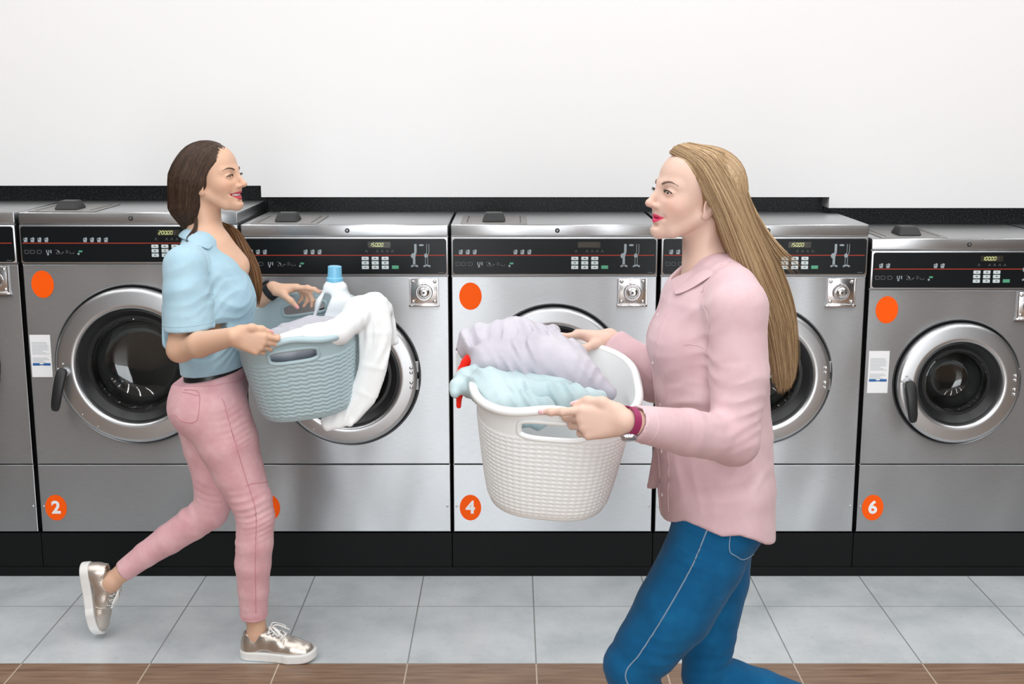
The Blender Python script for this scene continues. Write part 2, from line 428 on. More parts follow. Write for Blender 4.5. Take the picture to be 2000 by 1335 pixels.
    for s, x in ((0, b - .119), (1, b - .075)):
        p1 = [(x + .004, zc + .040), (x + .004, zc + .012), (x - .001, zc - .004), (x - .001, zc - .036)]
        if s == 0:
            stroke(bm, p1, .0085)
            prism(bm, oval(x - .004, zc - .002, .0085, .0095, 16), -.0120, -.0112)
        else:
            stroke(bm, [(u - .004, v) for u, v in p1], .0016); stroke(bm, [(u + .004, v) for u, v in p1], .0016)
            prism(bm, oval(x - .003, zc - .001, .0065, .0075, 16), -.0120, -.0112)
        stroke(bm, [(x - .012, zc - .040), (x - .004, zc - .036), (x + .004, zc - .036), (x + .012, zc - .040)], .006)
    prism(bm, oval(b - .094, zc + .036, .009, .0035, 12), -.0120, -.0112)
    obj('coin_print', bm, ICON, cp)
    # key lock in the top edge
    bm = BM(); dome(bm, .010, (lipz + H)/2 - .001, .0082, -.004, .005, 20); kl = obj('top_lock', bm, BLACK, t, 40)
    bm = BM(); lathe(bm, [(0, -.0100), (.0035, -.0098), (.0042, -.0085)], 12, (.010, (lipz + H)/2 - .001)); obj('keyway', bm, STEELDARK, kl, 40)
    # hatch for detergent on the top
    hx = a + .150
    bm = BM(); box(bm, hx - .118, hx + .118, .03 - .062, .262, H, H + .004, .0015, 1)
    bmesh.ops.translate(bm, verts=bm.verts, vec=(0, .035, 0)); hp = obj('detergent_hatch', bm, HATCH, t)
    for x in (hx - .095, hx + .095):
        bm = BM(); stroke(bm, [(x, .02), (x, .27)], .003, 0, 1)
        for v in bm.verts: v.co = Vector((v.co.x, v.co.z, H + .0042 + .0006*v.co.y))
        obj('hatch_groove', bm, BLACK, hp)
    bm = BM(); box(bm, hx - .042, hx + .042, .045, .150, H + .004, H + .034)
    for v in bm.verts:
        if v.co.z > H + .02: v.co.x = hx + (v.co.x - hx)*.72; v.co.y = .0975 + (v.co.y - .0975)*.62
    bmesh.ops.bevel(bm, geom=list(bm.edges), offset=.003, segments=2, affect='EDGES'); obj('hatch_handle', bm, BLACK, hp, 40)
    # coin vault lock plate
    px, pz = b - .087, fz1 - .056
    bm = BM(); box(bm, px - .052, px + .052, -.004, .001, pz - .044, pz + .050, .002, 2)
    box(bm, px - .052, px - .047, -.010, 0, pz - .048, pz + .050, .001, 1); box(bm, px + .047, px + .052, -.010, 0, pz - .048, pz + .050, .001, 1)
    box(bm, px - .054, px + .054, -.012, .001, pz - .052, pz - .043, .002, 2)
    lp = obj('lock_plate', bm, CHROME, t, 35)
    for x in (-.038, .038):
        for z in (-.034, .038):
            bm = BM(); dome(bm, px + x, pz + z, .0072, -.004, .006); obj('screw', bm, CHROME, lp, 60)
    for x in (-.044, .044):
        bm = BM(); dome(bm, px + x, pz - .0475, .0035, -.012, .002); obj('screw', bm, CHROME, lp, 60)
    bm = BM(); lathe(bm, [(.031, -.003), (.031, -.010), (.028, -.015), (.024, -.015), (.0215, -.010), (.020, -.010), (.0185, -.018), (.013, -.021), (.011, -.018), (.009, -.018), (0, -.019)], 40, (px, pz)); lk = obj('lock', bm, CHROME, lp, 35)
    bm = BM(); lathe(bm, [(0, -.0196), (.0038, -.0196), (.0038, -.018)], 14, (px, pz)); obj('keyhole', bm, BLACK, lk)
    # door
    R, ro, ri = k['R'], k['ro'], k['ri']
    bm = BM(); lathe(bm, [(R, .002), (R, .045), (ri - .05, .045), (ri - .05, .040), (R - .004, .040), (R - .004, .002)], 96, (0, cz), True); obj('door_well', bm, RUBBER, t, 35)
    prof = [(ro - .004, .010), (ro, .006), (ro, -.020), (ro - .002, -.027), (ro - .008, -.031), (ro - .016, -.032), (ri + .018, -.036), (ri + .009, -.036), (ri + .003, -.033), (ri, -.026), (ri - .001, .010)]
    bm = BM(); lathe(bm, prof, 112, (0, cz), True); dr = obj('door', bm, STEELRING, t, 50)
    gi = ri - .040
    bm = BM(); lathe(bm, [(ri, -.018), (ri - .008, -.020), (ri - .020, -.008), (gi + .010, .004), (gi, .004), (gi - .002, .012), (ri, .014)], 96, (0, cz), True); obj('door_gasket', bm, RUBBER, dr, 50)
    g_out = [(gi + .002, .006), (gi - .004, .004), (gi - .010, .014), (gi - .018, .050), (gi - .034, .078), (gi*.6, .094), (gi*.3, .100), (0, .101)]
    g_in = [(0, .106), (gi*.3, .105), (gi*.6, .099), (gi - .031, .083), (gi - .013, .052), (gi - .005, .016), (gi + .002, .012)]
    bm = BM(); lathe(bm, g_out + g_in, 96, (0, cz)); obj('door_glass', bm, GLASS, dr, 60)
    bm = BM(); lathe(bm, [(ri - .03, .055), (ri - .01, .07), (ri + .02, .10), (ri + .02, .40), (0, .42)], 64, (0, cz)); obj('drum', bm, DRUM, t, 50)
    for q in range(4):
        bm = BM(); dome(bm, (ro + ri)/2 + .012, cz + (.034, .017, -.020, -.038)[q]*(R/.26)**.5, .0065, -.034, .006); obj('door_bolt', bm, CHROME, dr, 60)
    for q in (222, 237):
        bm = BM(); qa = math.radians(q); dome(bm, (ro - .02)*math.cos(qa), cz + (ro - .02)*math.sin(qa), .0032, -.032, .003); obj('door_screw', bm, CHROME, dr, 60)
    for z in (cz + .0335, cz - .031):
        bm = BM(); box(bm, ro - .008, ro + .006, -.012, .03, z - .0215, z + .0195, .002, 1); obj('hinge', bm, STEELDARK, dr)
    # handle: pivot boss and a black grip hanging from it
    hx, hz = -(ro - .030)*math.cos(.16), cz - (.0 if kind != 'large' else .02)
    bm = BM(); lathe(bm, [(.017, -.028), (.017, -.050), (.013, -.060), (0, -.062)], 24, (hx, hz))
    for u, v in ((-.004, .03), (-.022, .012)): dome(bm, hx + u, hz + v, .0042, -.034, .004)
    hb = obj('handle_boss', bm, STEELRING, dr, 40)
    L = .155 if kind == 'large' else .150
    d = Vector((math.sin(hang), 0, -math.cos(hang))); s = Vector((d.z, 0, -d.x)); P0 = Vector((hx, 0, hz))
    bm = BM(); sec = []
    for u, hw, y in ((-.018, .011, -.058), (-.010, .018, -.062), (.010, .0195, -.070), (.05, .0185, -.076), (.10, .017, -.076), (L - .035, .0155, -.073), (L - .022, .012, -.071), (L - .018, .006, -.07)):
        c = P0 + d*u; th = .0095 if hw > .008 else .005
        ring = []
        for i in range(16):
            aa = 2*PI*i/16; cs, sn = math.cos(aa), math.sin(aa)
            f = lambda q: math.copysign(abs(q)**.6, q)
            ring.append(bm.verts.new(c + s*(hw*f(cs)) + Vector((0, y + th*f(sn), 0))))
        sec.append(ring)
    for r0, r1 in zip(sec, sec[1:]):
        for i in range(16): bm.faces.new((r0[i], r0[(i+1) % 16], r1[(i+1) % 16], r1[i]))
    bm.faces.new(sec[0]); bm.faces.new(sec[-1][::-1])
    obj('door_handle', bm, BLACK, dr, 60)
    # stickers and screws
    bm = BM(); prism(bm, oval(a + .067, fz1 - .071, .0400, .0492), -.0008, .0002); o = obj('round_sticker', bm, ORANGE, t); o['label'] = 'plain orange oval sticker'
    nx = a + .062 if kind == 'medium' else a + .057
    bm = BM(); prism(bm, oval(nx, .0935, .0395, .0492), -.0008, .0002); o = obj('number_sticker', bm, ORANGE, t); o['label'] = 'orange oval sticker with a white number'
    text_mesh('number', num, .066, WHITE, o, (nx, -.0012, .0925), .0022)
    for x in (a + .012, b - .012):
        bm = BM(); dome(bm, x, .099, .0042, 0, .003); obj('panel_screw', bm, CHROME, t, 60)
    if notice:
        x0, z1 = (a + .006, .741) if kind == 'large' else (a + .012, .682) if kind == 'small' else (a + .008, .7)
        wd, ht = .074, .155
        bm = BM(); box(bm, x0, x0 + wd, -.0008, .0002, z1 - ht, z1); ns = obj('notice_sticker', bm, WHITE, t)
        bm = BM(); rr = random.Random(5)
        for i in range(15):
            if notice == 'blue' and 9 <= i <= 10: continue
            z = z1 - .028 - i*.0052
            stroke(bm, [(x0 + .006, z), (x0 + .006 + (wd - .012)*rr.uniform(.6, 1), z)], .0018, -.0012, -.0007)
        obj('notice_print', bm, GREYINK, ns)
        if notice == 'blue':
            bm = BM()
            stroke(bm, [(x0 + .005, z1 - .108), (x0 + .030, z1 - .108)], .009, -.0013, -.0007); stroke(bm, [(x0 + .044, z1 - .108), (x0 + .069, z1 - .108)], .009, -.0013, -.0007)
            stroke(bm, [(x0 + .03, z1 - .1095), (x0 + .044, z1 - .1095)], .004, -.0013, -.0007)
            obj('notice_bar', bm, BLUEINK, ns)
        else:
            bm = BM(); stroke(bm, [(x0 + .020, z1 - .009), (x0 + wd - .003, z1 - .009)], .013, -.0013, -.0007); obj('notice_bar', bm, mat('red_ink', (.72, .16, .07, 1), .5), ns)
            bm = BM(); prism(bm, [(x0 + .009, z1 - .016), (x0 + .013, z1 - .0145), (x0 + .0145, z1 - .010), (x0 + .012, z1 - .006), (x0 + .010, z1 - .002), (x0 + .0085, z1 - .007), (x0 + .0055, z1 - .009), (x0 + .0055, z1 - .014)], -.0013, -.0007); obj('flame_mark', bm, BLACK, ns)
    return t
LM = ' steel front loading washing machine with '
washing_machine(-2.137, 'large', '1', 'Large' + LM + 'only its right edge in the photo, leftmost', hang=-.2)
washing_machine(-1.352, 'large', '2', 'Large' + LM + 'number 2 sticker and display reading 200.00', notice='blue', hang=-.22)
washing_machine(-.591, 'medium', '3', 'Medium' + LM + 'door behind the blue grey basket', hang=.15)
washing_machine(.150, 'medium', '4', 'Medium' + LM + 'number 4 sticker and unlit display', display='      ', notice='red', hang=.1)
washing_machine(.893, 'medium', '5', 'Medium' + LM + 'front mostly hidden behind the pink shirt', hang=.1)
washing_machine(1.606, 'small', '6', 'Small' + LM + 'number 6 sticker and display reading 100.00', notice='blue', hang=.12)
washing_machine(2.291, 'small', '7', 'Small' + LM + 'only a top corner visible beyond number 6', hang=.12)
# ------------------------------------------------------------------ sculpting: blended distance fields turned into meshes
def npv(p): return np.array(p, np.float32)
class Sculpt:
    def __init__(s): s.p = []; s.disp = None; s.dmax = 0
    def _add(s, fn, c, R, k, op): s.p.append((fn, npv(c), R, k, op)); return s
    def cone(s, a, b, ra, rb, k=.01, op='+', sc=None):
        """rounded limb between two points with two radii"""
        a, b = npv(a), npv(b); ba = b - a; bb = float(ba @ ba) + 1e-12
        def fn(P):
            q = P - a; t = np.clip(q @ ba/bb, 0, 1)
            return np.linalg.norm(q - t[:, None]*ba, axis=1) - (ra + (rb - ra)*t)
        return s._add(fn, (a + b)/2, np.sqrt(bb)/2 + max(ra, rb), k, op)
    def chain(s, pts, rad, k=.01, op='+'):
        for i in range(len(pts) - 1): s.cone(pts[i], pts[i+1], rad[i], rad[i+1], k if i == 0 else min(k, .008), op)
        return s
    def ell(s, c, r, R=None, k=.01, op='+'):
        c, r = npv(c), npv(r); M = np.eye(3, dtype=np.float32) if R is None else np.array(R, np.float32)
        def fn(P):
            q = (P - c) @ M; k0 = np.linalg.norm(q/r, axis=1); k1 = np.linalg.norm(q/(r*r), axis=1) + 1e-9
            return np.where(k0 < 1e-3, -r.min(), k0*(k0 - 1)/k1)
        return s._add(fn, c, float(r.max()), k, op)
    def loft(s, a, b, ra, rb, u, k=.02, op='+', power=2.0):
        """limb of oval section: ra, rb = (half size along u, half size across)"""
        a, b, u = npv(a), npv(b), npv(u); ba = b - a; L = np.linalg.norm(ba) + 1e-9; d = ba/L
        u = u - d*(u @ d); u /= np.linalg.norm(u); v = np.cross(d, u); ra, rb = npv(ra), npv(rb)
        def fn(P):
            q = P - a; x = q @ d; t = np.clip(x/L, 0, 1); w = x - t*L
            r = ra + (rb - ra)*t[:, None]; ru, rv = r[:, 0], r[:, 1]; rw = np.minimum(ru, rv)*.8
            U, V = np.abs(q @ u), np.abs(q @ v)
            k0 = ((U/ru)**power + (V/rv)**power + (np.abs(w)/rw)**power)**(1/power)
            k1 = np.sqrt((U/ru**2)**2 + (V/rv**2)**2 + (w/rw**2)**2) + 1e-6
            return np.where(k0 < 1e-2, -np.minimum(ru, rv), k0*(k0 - 1)/k1)
        return s._add(fn, (a + b)/2, L/2 + float(max(ra.max(), rb.max())), k, op)
    def lofts(s, nodes_, u, k=.02, power=2.0):
        for i, ((a, ra), (b, rb)) in enumerate(zip(nodes_, nodes_[1:])): s.loft(a, b, ra, rb, u, k if i == 0 else min(k, .010), '+', power)
        return s
    def slab(s, c, n, k=.004, op='&'):
        """keep only the side of a plane that n points away from"""
        c, n = npv(c), npv(n); n = n/np.linalg.norm(n)
        return s._add(lambda P: (P - c) @ n, c, 9, k, op)
    def cut(s, c, n, R, k=.004):
        """trim what lies beyond a plane, only near c"""
        c, n = npv(c), npv(n); n = n/np.linalg.norm(n)
        return s._add(lambda P: np.maximum(-((P - c) @ n), np.linalg.norm(P - c, axis=1) - R), c, R, k, '-')
    def func(s, fn, c, R, k=.01, op='+'): return s._add(fn, c, R, k, op)
    @staticmethod
    def comb(d, e, k, op):
        if op == '+':
            h = np.maximum(k - np.abs(d - e), 0)/k; return np.minimum(d, e) - h*h*k*.25
        if op == '-': e = -e
        h = np.maximum(k - np.abs(d - e), 0)/k; return np.maximum(d, e) + h*h*k*.25
    def eval(s, P, disp=True):
        P = np.asarray(P, np.float32); d = np.full(len(P), 10., np.float32)
        for fn, c, R, k, op in s.p: d = s.comb(d, fn(P), k, op)
        if disp and s.disp: d = d + s.disp(P)
        return d
    def snap(s, pts, off=0.0, it=6):
        """move points onto the surface"""
        P = np.array(pts, np.float32); e = .0015
        for _ in range(it):
            d = s.eval(P)
            g = np.stack([s.eval(P + e*npv(v)) - s.eval(P - e*npv(v)) for v in np.eye(3)], 1); g /= np.linalg.norm(g, axis=1)[:, None] + 1e-9
            P = P - g*(d - off)[:, None]
        return P
    def mesh(s, name, h, material, parent=None, color=None, smooth=1):
        pos = [p for p in s.p if p[4] == '+']
        lo = np.min([p[1] - p[2] for p in pos], 0) - 2*h; hi = np.max([p[1] + p[2] for p in pos], 0) + 2*h
        B = 8; bs = B*h; nb = np.ceil((hi - lo)/bs).astype(int) + 1; rad = bs*.866
        g = np.stack(np.meshgrid(*[np.arange(n) for n in nb], indexing='ij'), -1).reshape(-1, 3)
        cen = (lo + (g + .5)*bs).astype(np.float32)
        near = np.zeros(len(cen), bool)
        for fn, c, R, k, op in pos: near |= ((cen - c)**2).sum(1) < (R + 2.2*rad)**2
        g, cen = g[near], cen[near]
        d = np.full(len(cen), 10., np.float32); dps = []
        for fn, c, R, k, op in s.p:
            e = fn(cen).astype(np.float32); dps.append(e); d = s.comb(d, e, k, op)
        act = np.abs(d) < rad*1.35 + s.dmax + 2*h
        g, cen, d = g[act], cen[act], d[act]; dps = [e[act] for e in dps]
        off = np.stack(np.meshgrid(*[np.arange(B + 1)]*3, indexing='ij'), -1).reshape(-1, 3)
        co8 = np.array([(i, j, k) for i in (0, 1) for j in (0, 1) for k in (0, 1)])
        edges = [(a, b) for a in range(8) for b in range(a + 1, 8) if np.abs(co8[a] - co8[b]).sum() == 1]
        cells = np.stack(np.meshgrid(*[np.arange(B)]*3, indexing='ij'), -1).reshape(-1, 3)
        flat = lambda c: (c[:, 0]*(B+1) + c[:, 1])*(B+1) + c[:, 2]
        cidx = np.stack([flat(cells + c) for c in co8], 1)
        keys, verts, sg = [], [], []
        for i0 in range(0, len(g), 1500):
            sl = slice(i0, i0 + 1500); gb = g[sl]; n = len(gb)
            P = (lo + (gb[:, None, :]*B + off[None])*h).astype(np.float32)
            D = np.full((n, len(off)), 10., np.float32); dc = d[sl]
            for (fn, c, R, k, op), e in zip(s.p, dps):
                e = e[sl]
                m = (e < dc + 2.7*rad + k) if op == '+' else (-e > dc - 2.7*rad - k) if op == '-' else (e > dc - 2.7*rad - k)
                if not m.any(): continue
                Q = P[m].reshape(-1, 3)
                D[m] = s.comb(D[m], fn(Q).reshape(-1, len(off)).astype(np.float32), k, op)
            if s.disp: D = D + s.disp(P.reshape(-1, 3)).reshape(n, -1)
            V = D[:, cidx]                                   # n, cells, 8
            neg = V < 0; mix = neg.any(2) & ~neg.all(2)
            bi, ci = np.nonzero(mix)
            if not len(bi): continue
            v8 = V[bi, ci]; acc = np.zeros((len(bi), 3)); cnt = np.zeros(len(bi))
            for a, b in edges:
                va, vb = v8[:, a], v8[:, b]; cr = (va < 0) != (vb < 0)
                t = np.where(cr, va/np.where(cr, va - vb, 1), 0)
                acc += np.where(cr[:, None], co8[a] + t[:, None]*(co8[b] - co8[a]), 0); cnt += cr
            gi = gb[bi]*B + cells[ci]
            keys.append(gi); verts.append(lo + (gi + acc/cnt[:, None])*h); sg.append(v8[:, [0, 4, 2, 1]] < 0)
        G = np.concatenate(keys).astype(np.int64); X = np.concatenate(verts); SG = np.concatenate(sg)
        N = 1 << 20
        key = (G[:, 0]*N + G[:, 1])*N + G[:, 2]; o = np.argsort(key); ks = key[o]
        def look(dx):
            q = key + (dx[0]*N + dx[1])*N + dx[2]; i = np.searchsorted(ks, q); i = np.minimum(i, len(ks) - 1)
            return np.where(ks[i] == q, o[i], -1)
        quads = []
        for ax, (e1, e2) in enumerate((((0, -1, 0), (0, 0, -1)), ((0, 0, -1), (-1, 0, 0)), ((-1, 0, 0), (0, -1, 0)))):
            a, b, c = look(e1), look(tuple(np.add(e1, e2))), look(e2); i = np.arange(len(key))
            cr = (SG[:, 0] != SG[:, ax + 1]) & (a >= 0) & (b >= 0) & (c >= 0)
            q = np.stack([i, a, b, c], 1)[cr]; fl = ~SG[cr, 0]
            q[fl] = q[fl][:, ::-1]; quads.append(q[:, ::-1])
        Q = np.concatenate(quads)
        # light smoothing of the cell pattern
        for _ in range(smooth):
            acc = np.zeros_like(X); cnt = np.zeros(len(X))
            for a, b in ((0, 1), (1, 2), (2, 3), (3, 0)):
                np.add.at(acc, Q[:, a], X[Q[:, b]]); np.add.at(acc, Q[:, b], X[Q[:, a]]); np.add.at(cnt, Q[:, a], 1); np.add.at(cnt, Q[:, b], 1)
            X = X*.5 + .5*acc/np.maximum(cnt, 1)[:, None]
        used = np.zeros(len(X), bool); used[Q.ravel()] = True
        if not used.all(): mp = np.cumsum(used) - 1; X = X[used]; Q = mp[Q]
        return raw_mesh(name, X, Q, material, parent, color(X.astype(np.float32)) if color else None)
def raw_mesh(name, X, Q, material, parent=None, col=None, smooth=True):
    me = bpy.data.meshes.new(name); nq = Q.shape[1]
    me.vertices.add(len(X)); me.vertices.foreach_set('co', X.astype(np.float32).ravel())
    me.loops.add(Q.size); me.loops.foreach_set('vertex_index', Q.astype(np.int32).ravel())
    me.polygons.add(len(Q)); me.polygons.foreach_set('loop_start', np.arange(0, Q.size, nq, dtype=np.int32)); me.polygons.foreach_set('loop_total', np.full(len(Q), nq, np.int32))
    if smooth: me.polygons.foreach_set('use_smooth', np.ones(len(Q), bool))
    me.update(calc_edges=True)
    if col is not None:
        at_ = me.color_attributes.new('tint', 'FLOAT_COLOR', 'POINT'); at_.data.foreach_set('color', col.astype(np.float32).ravel())
    me.materials.append(material)
    o = bpy.data.objects.new(name, me); C.objects.link(o)
    if parent: o.parent = parent; o.matrix_parent_inverse = Matrix.Translation(-Vector(parent.location))
    return o
def adopt(o, parent):
    """make a world-space mesh a child of a thing (or of one of its parts)"""
    o.parent = parent
    base = Vector(parent.location) if parent.type == 'EMPTY' else Vector((0, 0, 0))
    o.matrix_parent_inverse = Matrix.Translation(-base)
    return o
def strip(bm, A, B, mi=0):
    """sheet between two point rows"""
    a = [bm.verts.new(p) for p in A]; b = [bm.verts.new(p) for p in B]
    for i in range(len(a) - 1): bm.faces.new((a[i], a[i+1], b[i+1], b[i])).material_index = mi
def sheet(name, rows, material, th=.002, parent=None, sub=1):
    """smooth cloth sheet through a grid of points, with thickness"""
    bm = BM(); V = [[bm.verts.new(p) for p in r] for r in rows]
    for r0, r1 in zip(V, V[1:]):
        for i in range(len(r0) - 1): bm.faces.new((r0[i], r0[i+1], r1[i+1], r1[i]))
    o = obj(name, bm, material, None, 0)
    m = o.modifiers.new('thickness', 'SOLIDIFY'); m.thickness = th; m.offset = 0
    if sub: q = o.modifiers.new('smooth', 'SUBSURF'); q.levels = q.render_levels = sub
    if parent: adopt(o, parent)
    return o
def seam(name, pts, sc, r, material, parent, n=60, off=0.0, flat=.6):
    """a stitched line laid on a sculpted surface"""
    P = sc.snap(catmull(pts, n), off + .0005)
    bm = BM(); tube(bm, P, r, 6, flat=1); o = obj(name, bm, material, None, 0); return adopt(o, parent)
# tinted materials: the tint attribute carries the thing's own colours (lips, cheeks, strands of hair)
def tinted(name, rough, **k):
    m = mat(name, (1, 1, 1, 1), rough, 0, **k); n, l, b = nodes(m)
    a = n.new('ShaderNodeVertexColor'); a.layer_name = 'tint'; basecol(m, a.outputs[0]); return m
SKIN = tinted('skin', .46, Subsurface_Weight=.22, Subsurface_Radius=(.010, .004, .002), Specular_IOR_Level=.35)
HAIR = tinted('hair_strands', .42, Specular_IOR_Level=.4)
def fabric(name, col, rough=.85, weave=900, bs=.25, mottle=None, sheen=.15):
    m = mat(name, col, rough, 0, Sheen_Weight=sheen, Specular_IOR_Level=.2)
    if weave: t = noise(m, weave, 2); bump(m, t.outputs[0], bs, .0006)
    if mottle:
        t = noise(m, mottle[0], 4, rough=.6); r = ramp(m, t.outputs[0], [(.32, mottle[1]), (.52, col), (.70, mottle[2])]); basecol(m, r.outputs[0])
    return m
def lin(c): return npv(c[:3])
def sstep(a, b, x): t = np.clip((x - a)/(b - a), 0, 1); return t*t*(3 - 2*t)
# ------------------------------------------------------------------ anatomy
class HeadFrame:
    def __init__(s, O, yaw, pitch, roll, scale):
        s.O = npv(O); s.s = scale
        s.M = np.array((Matrix.Rotation(yaw, 3, 'Z') @ Matrix.Rotation(pitch, 3, 'Y') @ Matrix.Rotation(roll, 3, 'X')), np.float32)
    def w(s, p): return s.O + s.M @ (npv(p)*s.s)
    def d(s, v): return s.M @ npv(v)
    def inv(s, P): return ((P - s.O) @ s.M)/s.s
def sculpt_head(sc, H, smile=0.0, neck_to=None, nose=1.0, gap=.0028):
    k = H.s
    E = lambda c, r, kk=.01, op='+', R=None: sc.ell(H.w(c), npv(r)*k, H.M if R is None else H.M @ np.array(R, np.float32), kk*k, op)
    Cn = lambda a, b, ra, rb, kk=.01, op='+': sc.cone(H.w(a), H.w(b), ra*k, rb*k, kk*k, op)
    both = (-1, 1)
    E((-.016, 0, .030), (.092, .073, .080))
    E((.020, 0, .038), (.056, .060, .056), .03)
    E((.026, 0, -.028), (.056, .055, .068), .03)
    for y in both:
        Cn((-.006, y*.048, -.046), (.044, y*.023, -.085), .0165, .0125, .022)
        Cn((.044, y*.023, -.085), (.067, 0, -.0905), .0125, .0145, .015)
        E((.050, y*.034, -.030 + .006*smile), (.024 + .003*smile, .022, .022), .024)
        E((.060 - .003*smile, y*.020, -.055), (.017 - .003*smile, .016, .022), .02)
    E((.070, 0, -.088), (.0145, .016, .013), .014)
    for y in both: Cn((.077, y*.010, .016), (.060, y*.043, .017), .0085, .008, .016)
    Cn((.060, 0, -.035), (.062, 0, -.075), .022, .016, .02)
    # eye sockets, then lids
    for y in both: E((.086, y*.033, -.001), (.015, .018, .0115), .014, '-')
    for y in both:
        E((.0655, y*.0315, -.0005), (.0140, .0150, .0130), .006)
        Cn((.079, y*.0195, -.0015), (.071, y*.0455, .000), .0028, .0026, .006)
        sc.chain([H.w(q) for q in ((.0800, y*.0225, -.0020), (.0815, y*.0310, -.0010), (.0770, y*.0405, -.0018))], [.0018*k, gap*k, .0016*k], .0015*k, '-')
    # nose
    Cn((.0795, 0, .012), (.0995*nose, 0, -.029), .0072, .0070, .012)
    E((.1005*nose, 0, -.0315), (.0088, .0088, .0078), .008)
    for y in both: E((.0900, y*.0110, -.0345), (.0090, .0062, .0065), .006)
    Cn((.093, 0, -.0365), (.083, 0, -.0435), .0045, .0060, .008)
    for y in both: E((.0945, y*.0058, -.0400), (.0050, .0027, .0028), .003, '-')
    # mouth
    up = .005*smile; wd = .0235 + .0105*smile; cx = .0700 - .010*smile
    for y in both:
        Cn((.0825, y*.003, -.0545), (cx + .003, y*wd*.92, -.0600 + up), .0048 - .0008*smile, .0022, .006)
        Cn((.0812, y*.002, -.0685 - .003*smile), (cx + .002, y*wd*.88, -.0625 + up), .0054 - .0008*smile, .0022, .006)
    zc = -.0615 - .0008*smile
    if smile > .5: sc.chain([H.w(q) for q in ((.0690, -wd*.84, zc + .0040), (.0745, -wd*.6, zc + .0020), (.0800, -wd*.3, zc + .0003), (.0830, 0, zc - .0006), (.0800, wd*.3, zc + .0003), (.0745, wd*.6, zc + .0020), (.0690, wd*.84, zc + .0040))], [.0034*k, .0054*k, .0058*k, .0058*k, .0058*k, .0054*k, .0034*k], .0015*k, '-')
    else: E((.088, 0, zc), (.016, wd*.9, .0013), .002, '-')
    for y in both: E((cx + .011, y*(wd + .004), -.0600 + up), (.004, .003, .0035), .010, '-')
    E((.0815, 0, -.0785 - .002*smile), (.005, .014, .0035), .010, '-')
    # ears
    for y in both:
        R = np.array(Matrix.Rotation(.22*y, 3, 'Z') @ Matrix.Rotation(-.25, 3, 'Y'))
        E((-.014, y*.0730, -.014), (.0175, .0070, .0300), .006, '+', R)
        E((-.010, y*.0790, -.010), (.0100, .0050, .0200), .004, '-', R)
        E((-.006, y*.0715, -.041), (.0085, .0050, .0085), .006)
    if neck_to is not None:
        a = H.w((-.034, 0, -.050)); sc.cone(a, neck_to, .047*k, .050*k, .016)
        for y in both: sc.cone(H.w((-.036, y*.050, -.050)), npv(neck_to) + H.d((.040, y*.012, -.02)), .010, .010, .03)
def face_tint(H, base, lip, cheek, smile=0.0, thin=0.0):
    base, lip, cheek = lin(base), lin(lip), lin(cheek)
    def f(P):
        q = H.inv(P); x, y, z = q[:, 0], np.abs(q[:, 1]), q[:, 2]
        col = np.tile(base, (len(P), 1))
        c = np.exp(-(((x - .06)/.03)**2 + ((y - .042)/.02)**2 + ((z + .030)/.022)**2))[:, None]*.45
        nz_ = np.exp(-(((x - .105)/.015)**2 + (y/.014)**2 + ((z + .036)/.012)**2))[:, None]*.35
        col = col*(1 - np.clip(c + nz_, 0, .6)) + cheek*np.clip(c + nz_, 0, .6)
        up = .005*smile; wd = .0235 + .0105*smile
        t = np.clip(y/wd, 0, 1.2)
        hi = -.0490 - thin; hi = hi + (-.0585 + up - hi)*t**1.5; lo = -.0745 - .003*smile + thin*.6; lo = lo + (-.0630 + up - lo)*t**1.8
        m = sstep(0, .0018, hi - z)*sstep(0, .0018, z - lo)*sstep(1.10, .98, t)*(x > .055)
        return np.concatenate([col*(1 - m[:, None]) + lip*m[:, None], np.ones((len(P), 1))], 1)
    return f
def eyes(H, person, iris, look=(1, 0, -.05)):
    k = H.s
    for y in (-1, 1):
        bm = BM(); bmesh.ops.create_uvsphere(bm, u_segments=48, v_segments=36, radius=.0126*k)
        c = Vector(H.w((.0667, y*.0315, -.0005)))
        g = Vector(H.d(look)).normalized()
        for f in bm.faces: f.material_index = 0
        for v in bm.verts: v.co = v.co + c
        for f in bm.faces:
            a = (f.calc_center_median() - c).normalized().dot(g)
            f.material_index = 2 if a > .955 else 1 if a > .88 else 0
        adopt(obj('eye', bm, [mat('eye_white', (.75, .73, .71, 1), .2), mat('iris_' + iris[0], iris[1], .2), BLACK], None, 0), person)
def brow_lash(sc, H, person, col, lash=True, smile=0):
    m = mat('brow_' + person['label'][:9].replace(' ', '_'), col, .7)
    for y in (-1, 1):
        P = sc.snap([H.w(p) for p in ((.082, y*.014, .0175), (.079, y*.024, .0215), (.070, y*.036, .0225), (.060, y*.046, .0175))], .0003)
        bm = BM(); tube(bm, catmull(P, 18), list(np.interp(np.linspace(0, 1, 18), [0, .25, .6, 1], [.0020, .0027, .0021, .0008])), 6); adopt(obj('eyebrow', bm, m, None, 0), person)
        if lash:
            bm = BM(); z0 = .0030 - .002*smile
            rim = catmull([H.w(p) for p in ((.0790, y*.0205, -.002), (.0805, y*.027, z0 + .0015), (.0785, y*.036, z0 + .0018), (.0715, y*.0455, -.0005))], 17)
            rim = sc.snap(rim, .0004, 4)
            tube(bm, rim, .0012, 5)
            for i in range(1, 17):
                o = H.d((.85, y*(-.25 + i*.055), .35 - .02*i)); L = .0075 if i > 3 else .005
                p = rim[i]; tube(bm, [p, p + o*L*.5*H.s + H.d((0, 0, -.0006)), p + o*L*H.s + H.d((0, 0, .0012))], [.0005, .0004, .0001], 4)
            adopt(obj('eyelashes', bm, mat('lash', (.012, .010, .010, 1), .6), None, 0), person)
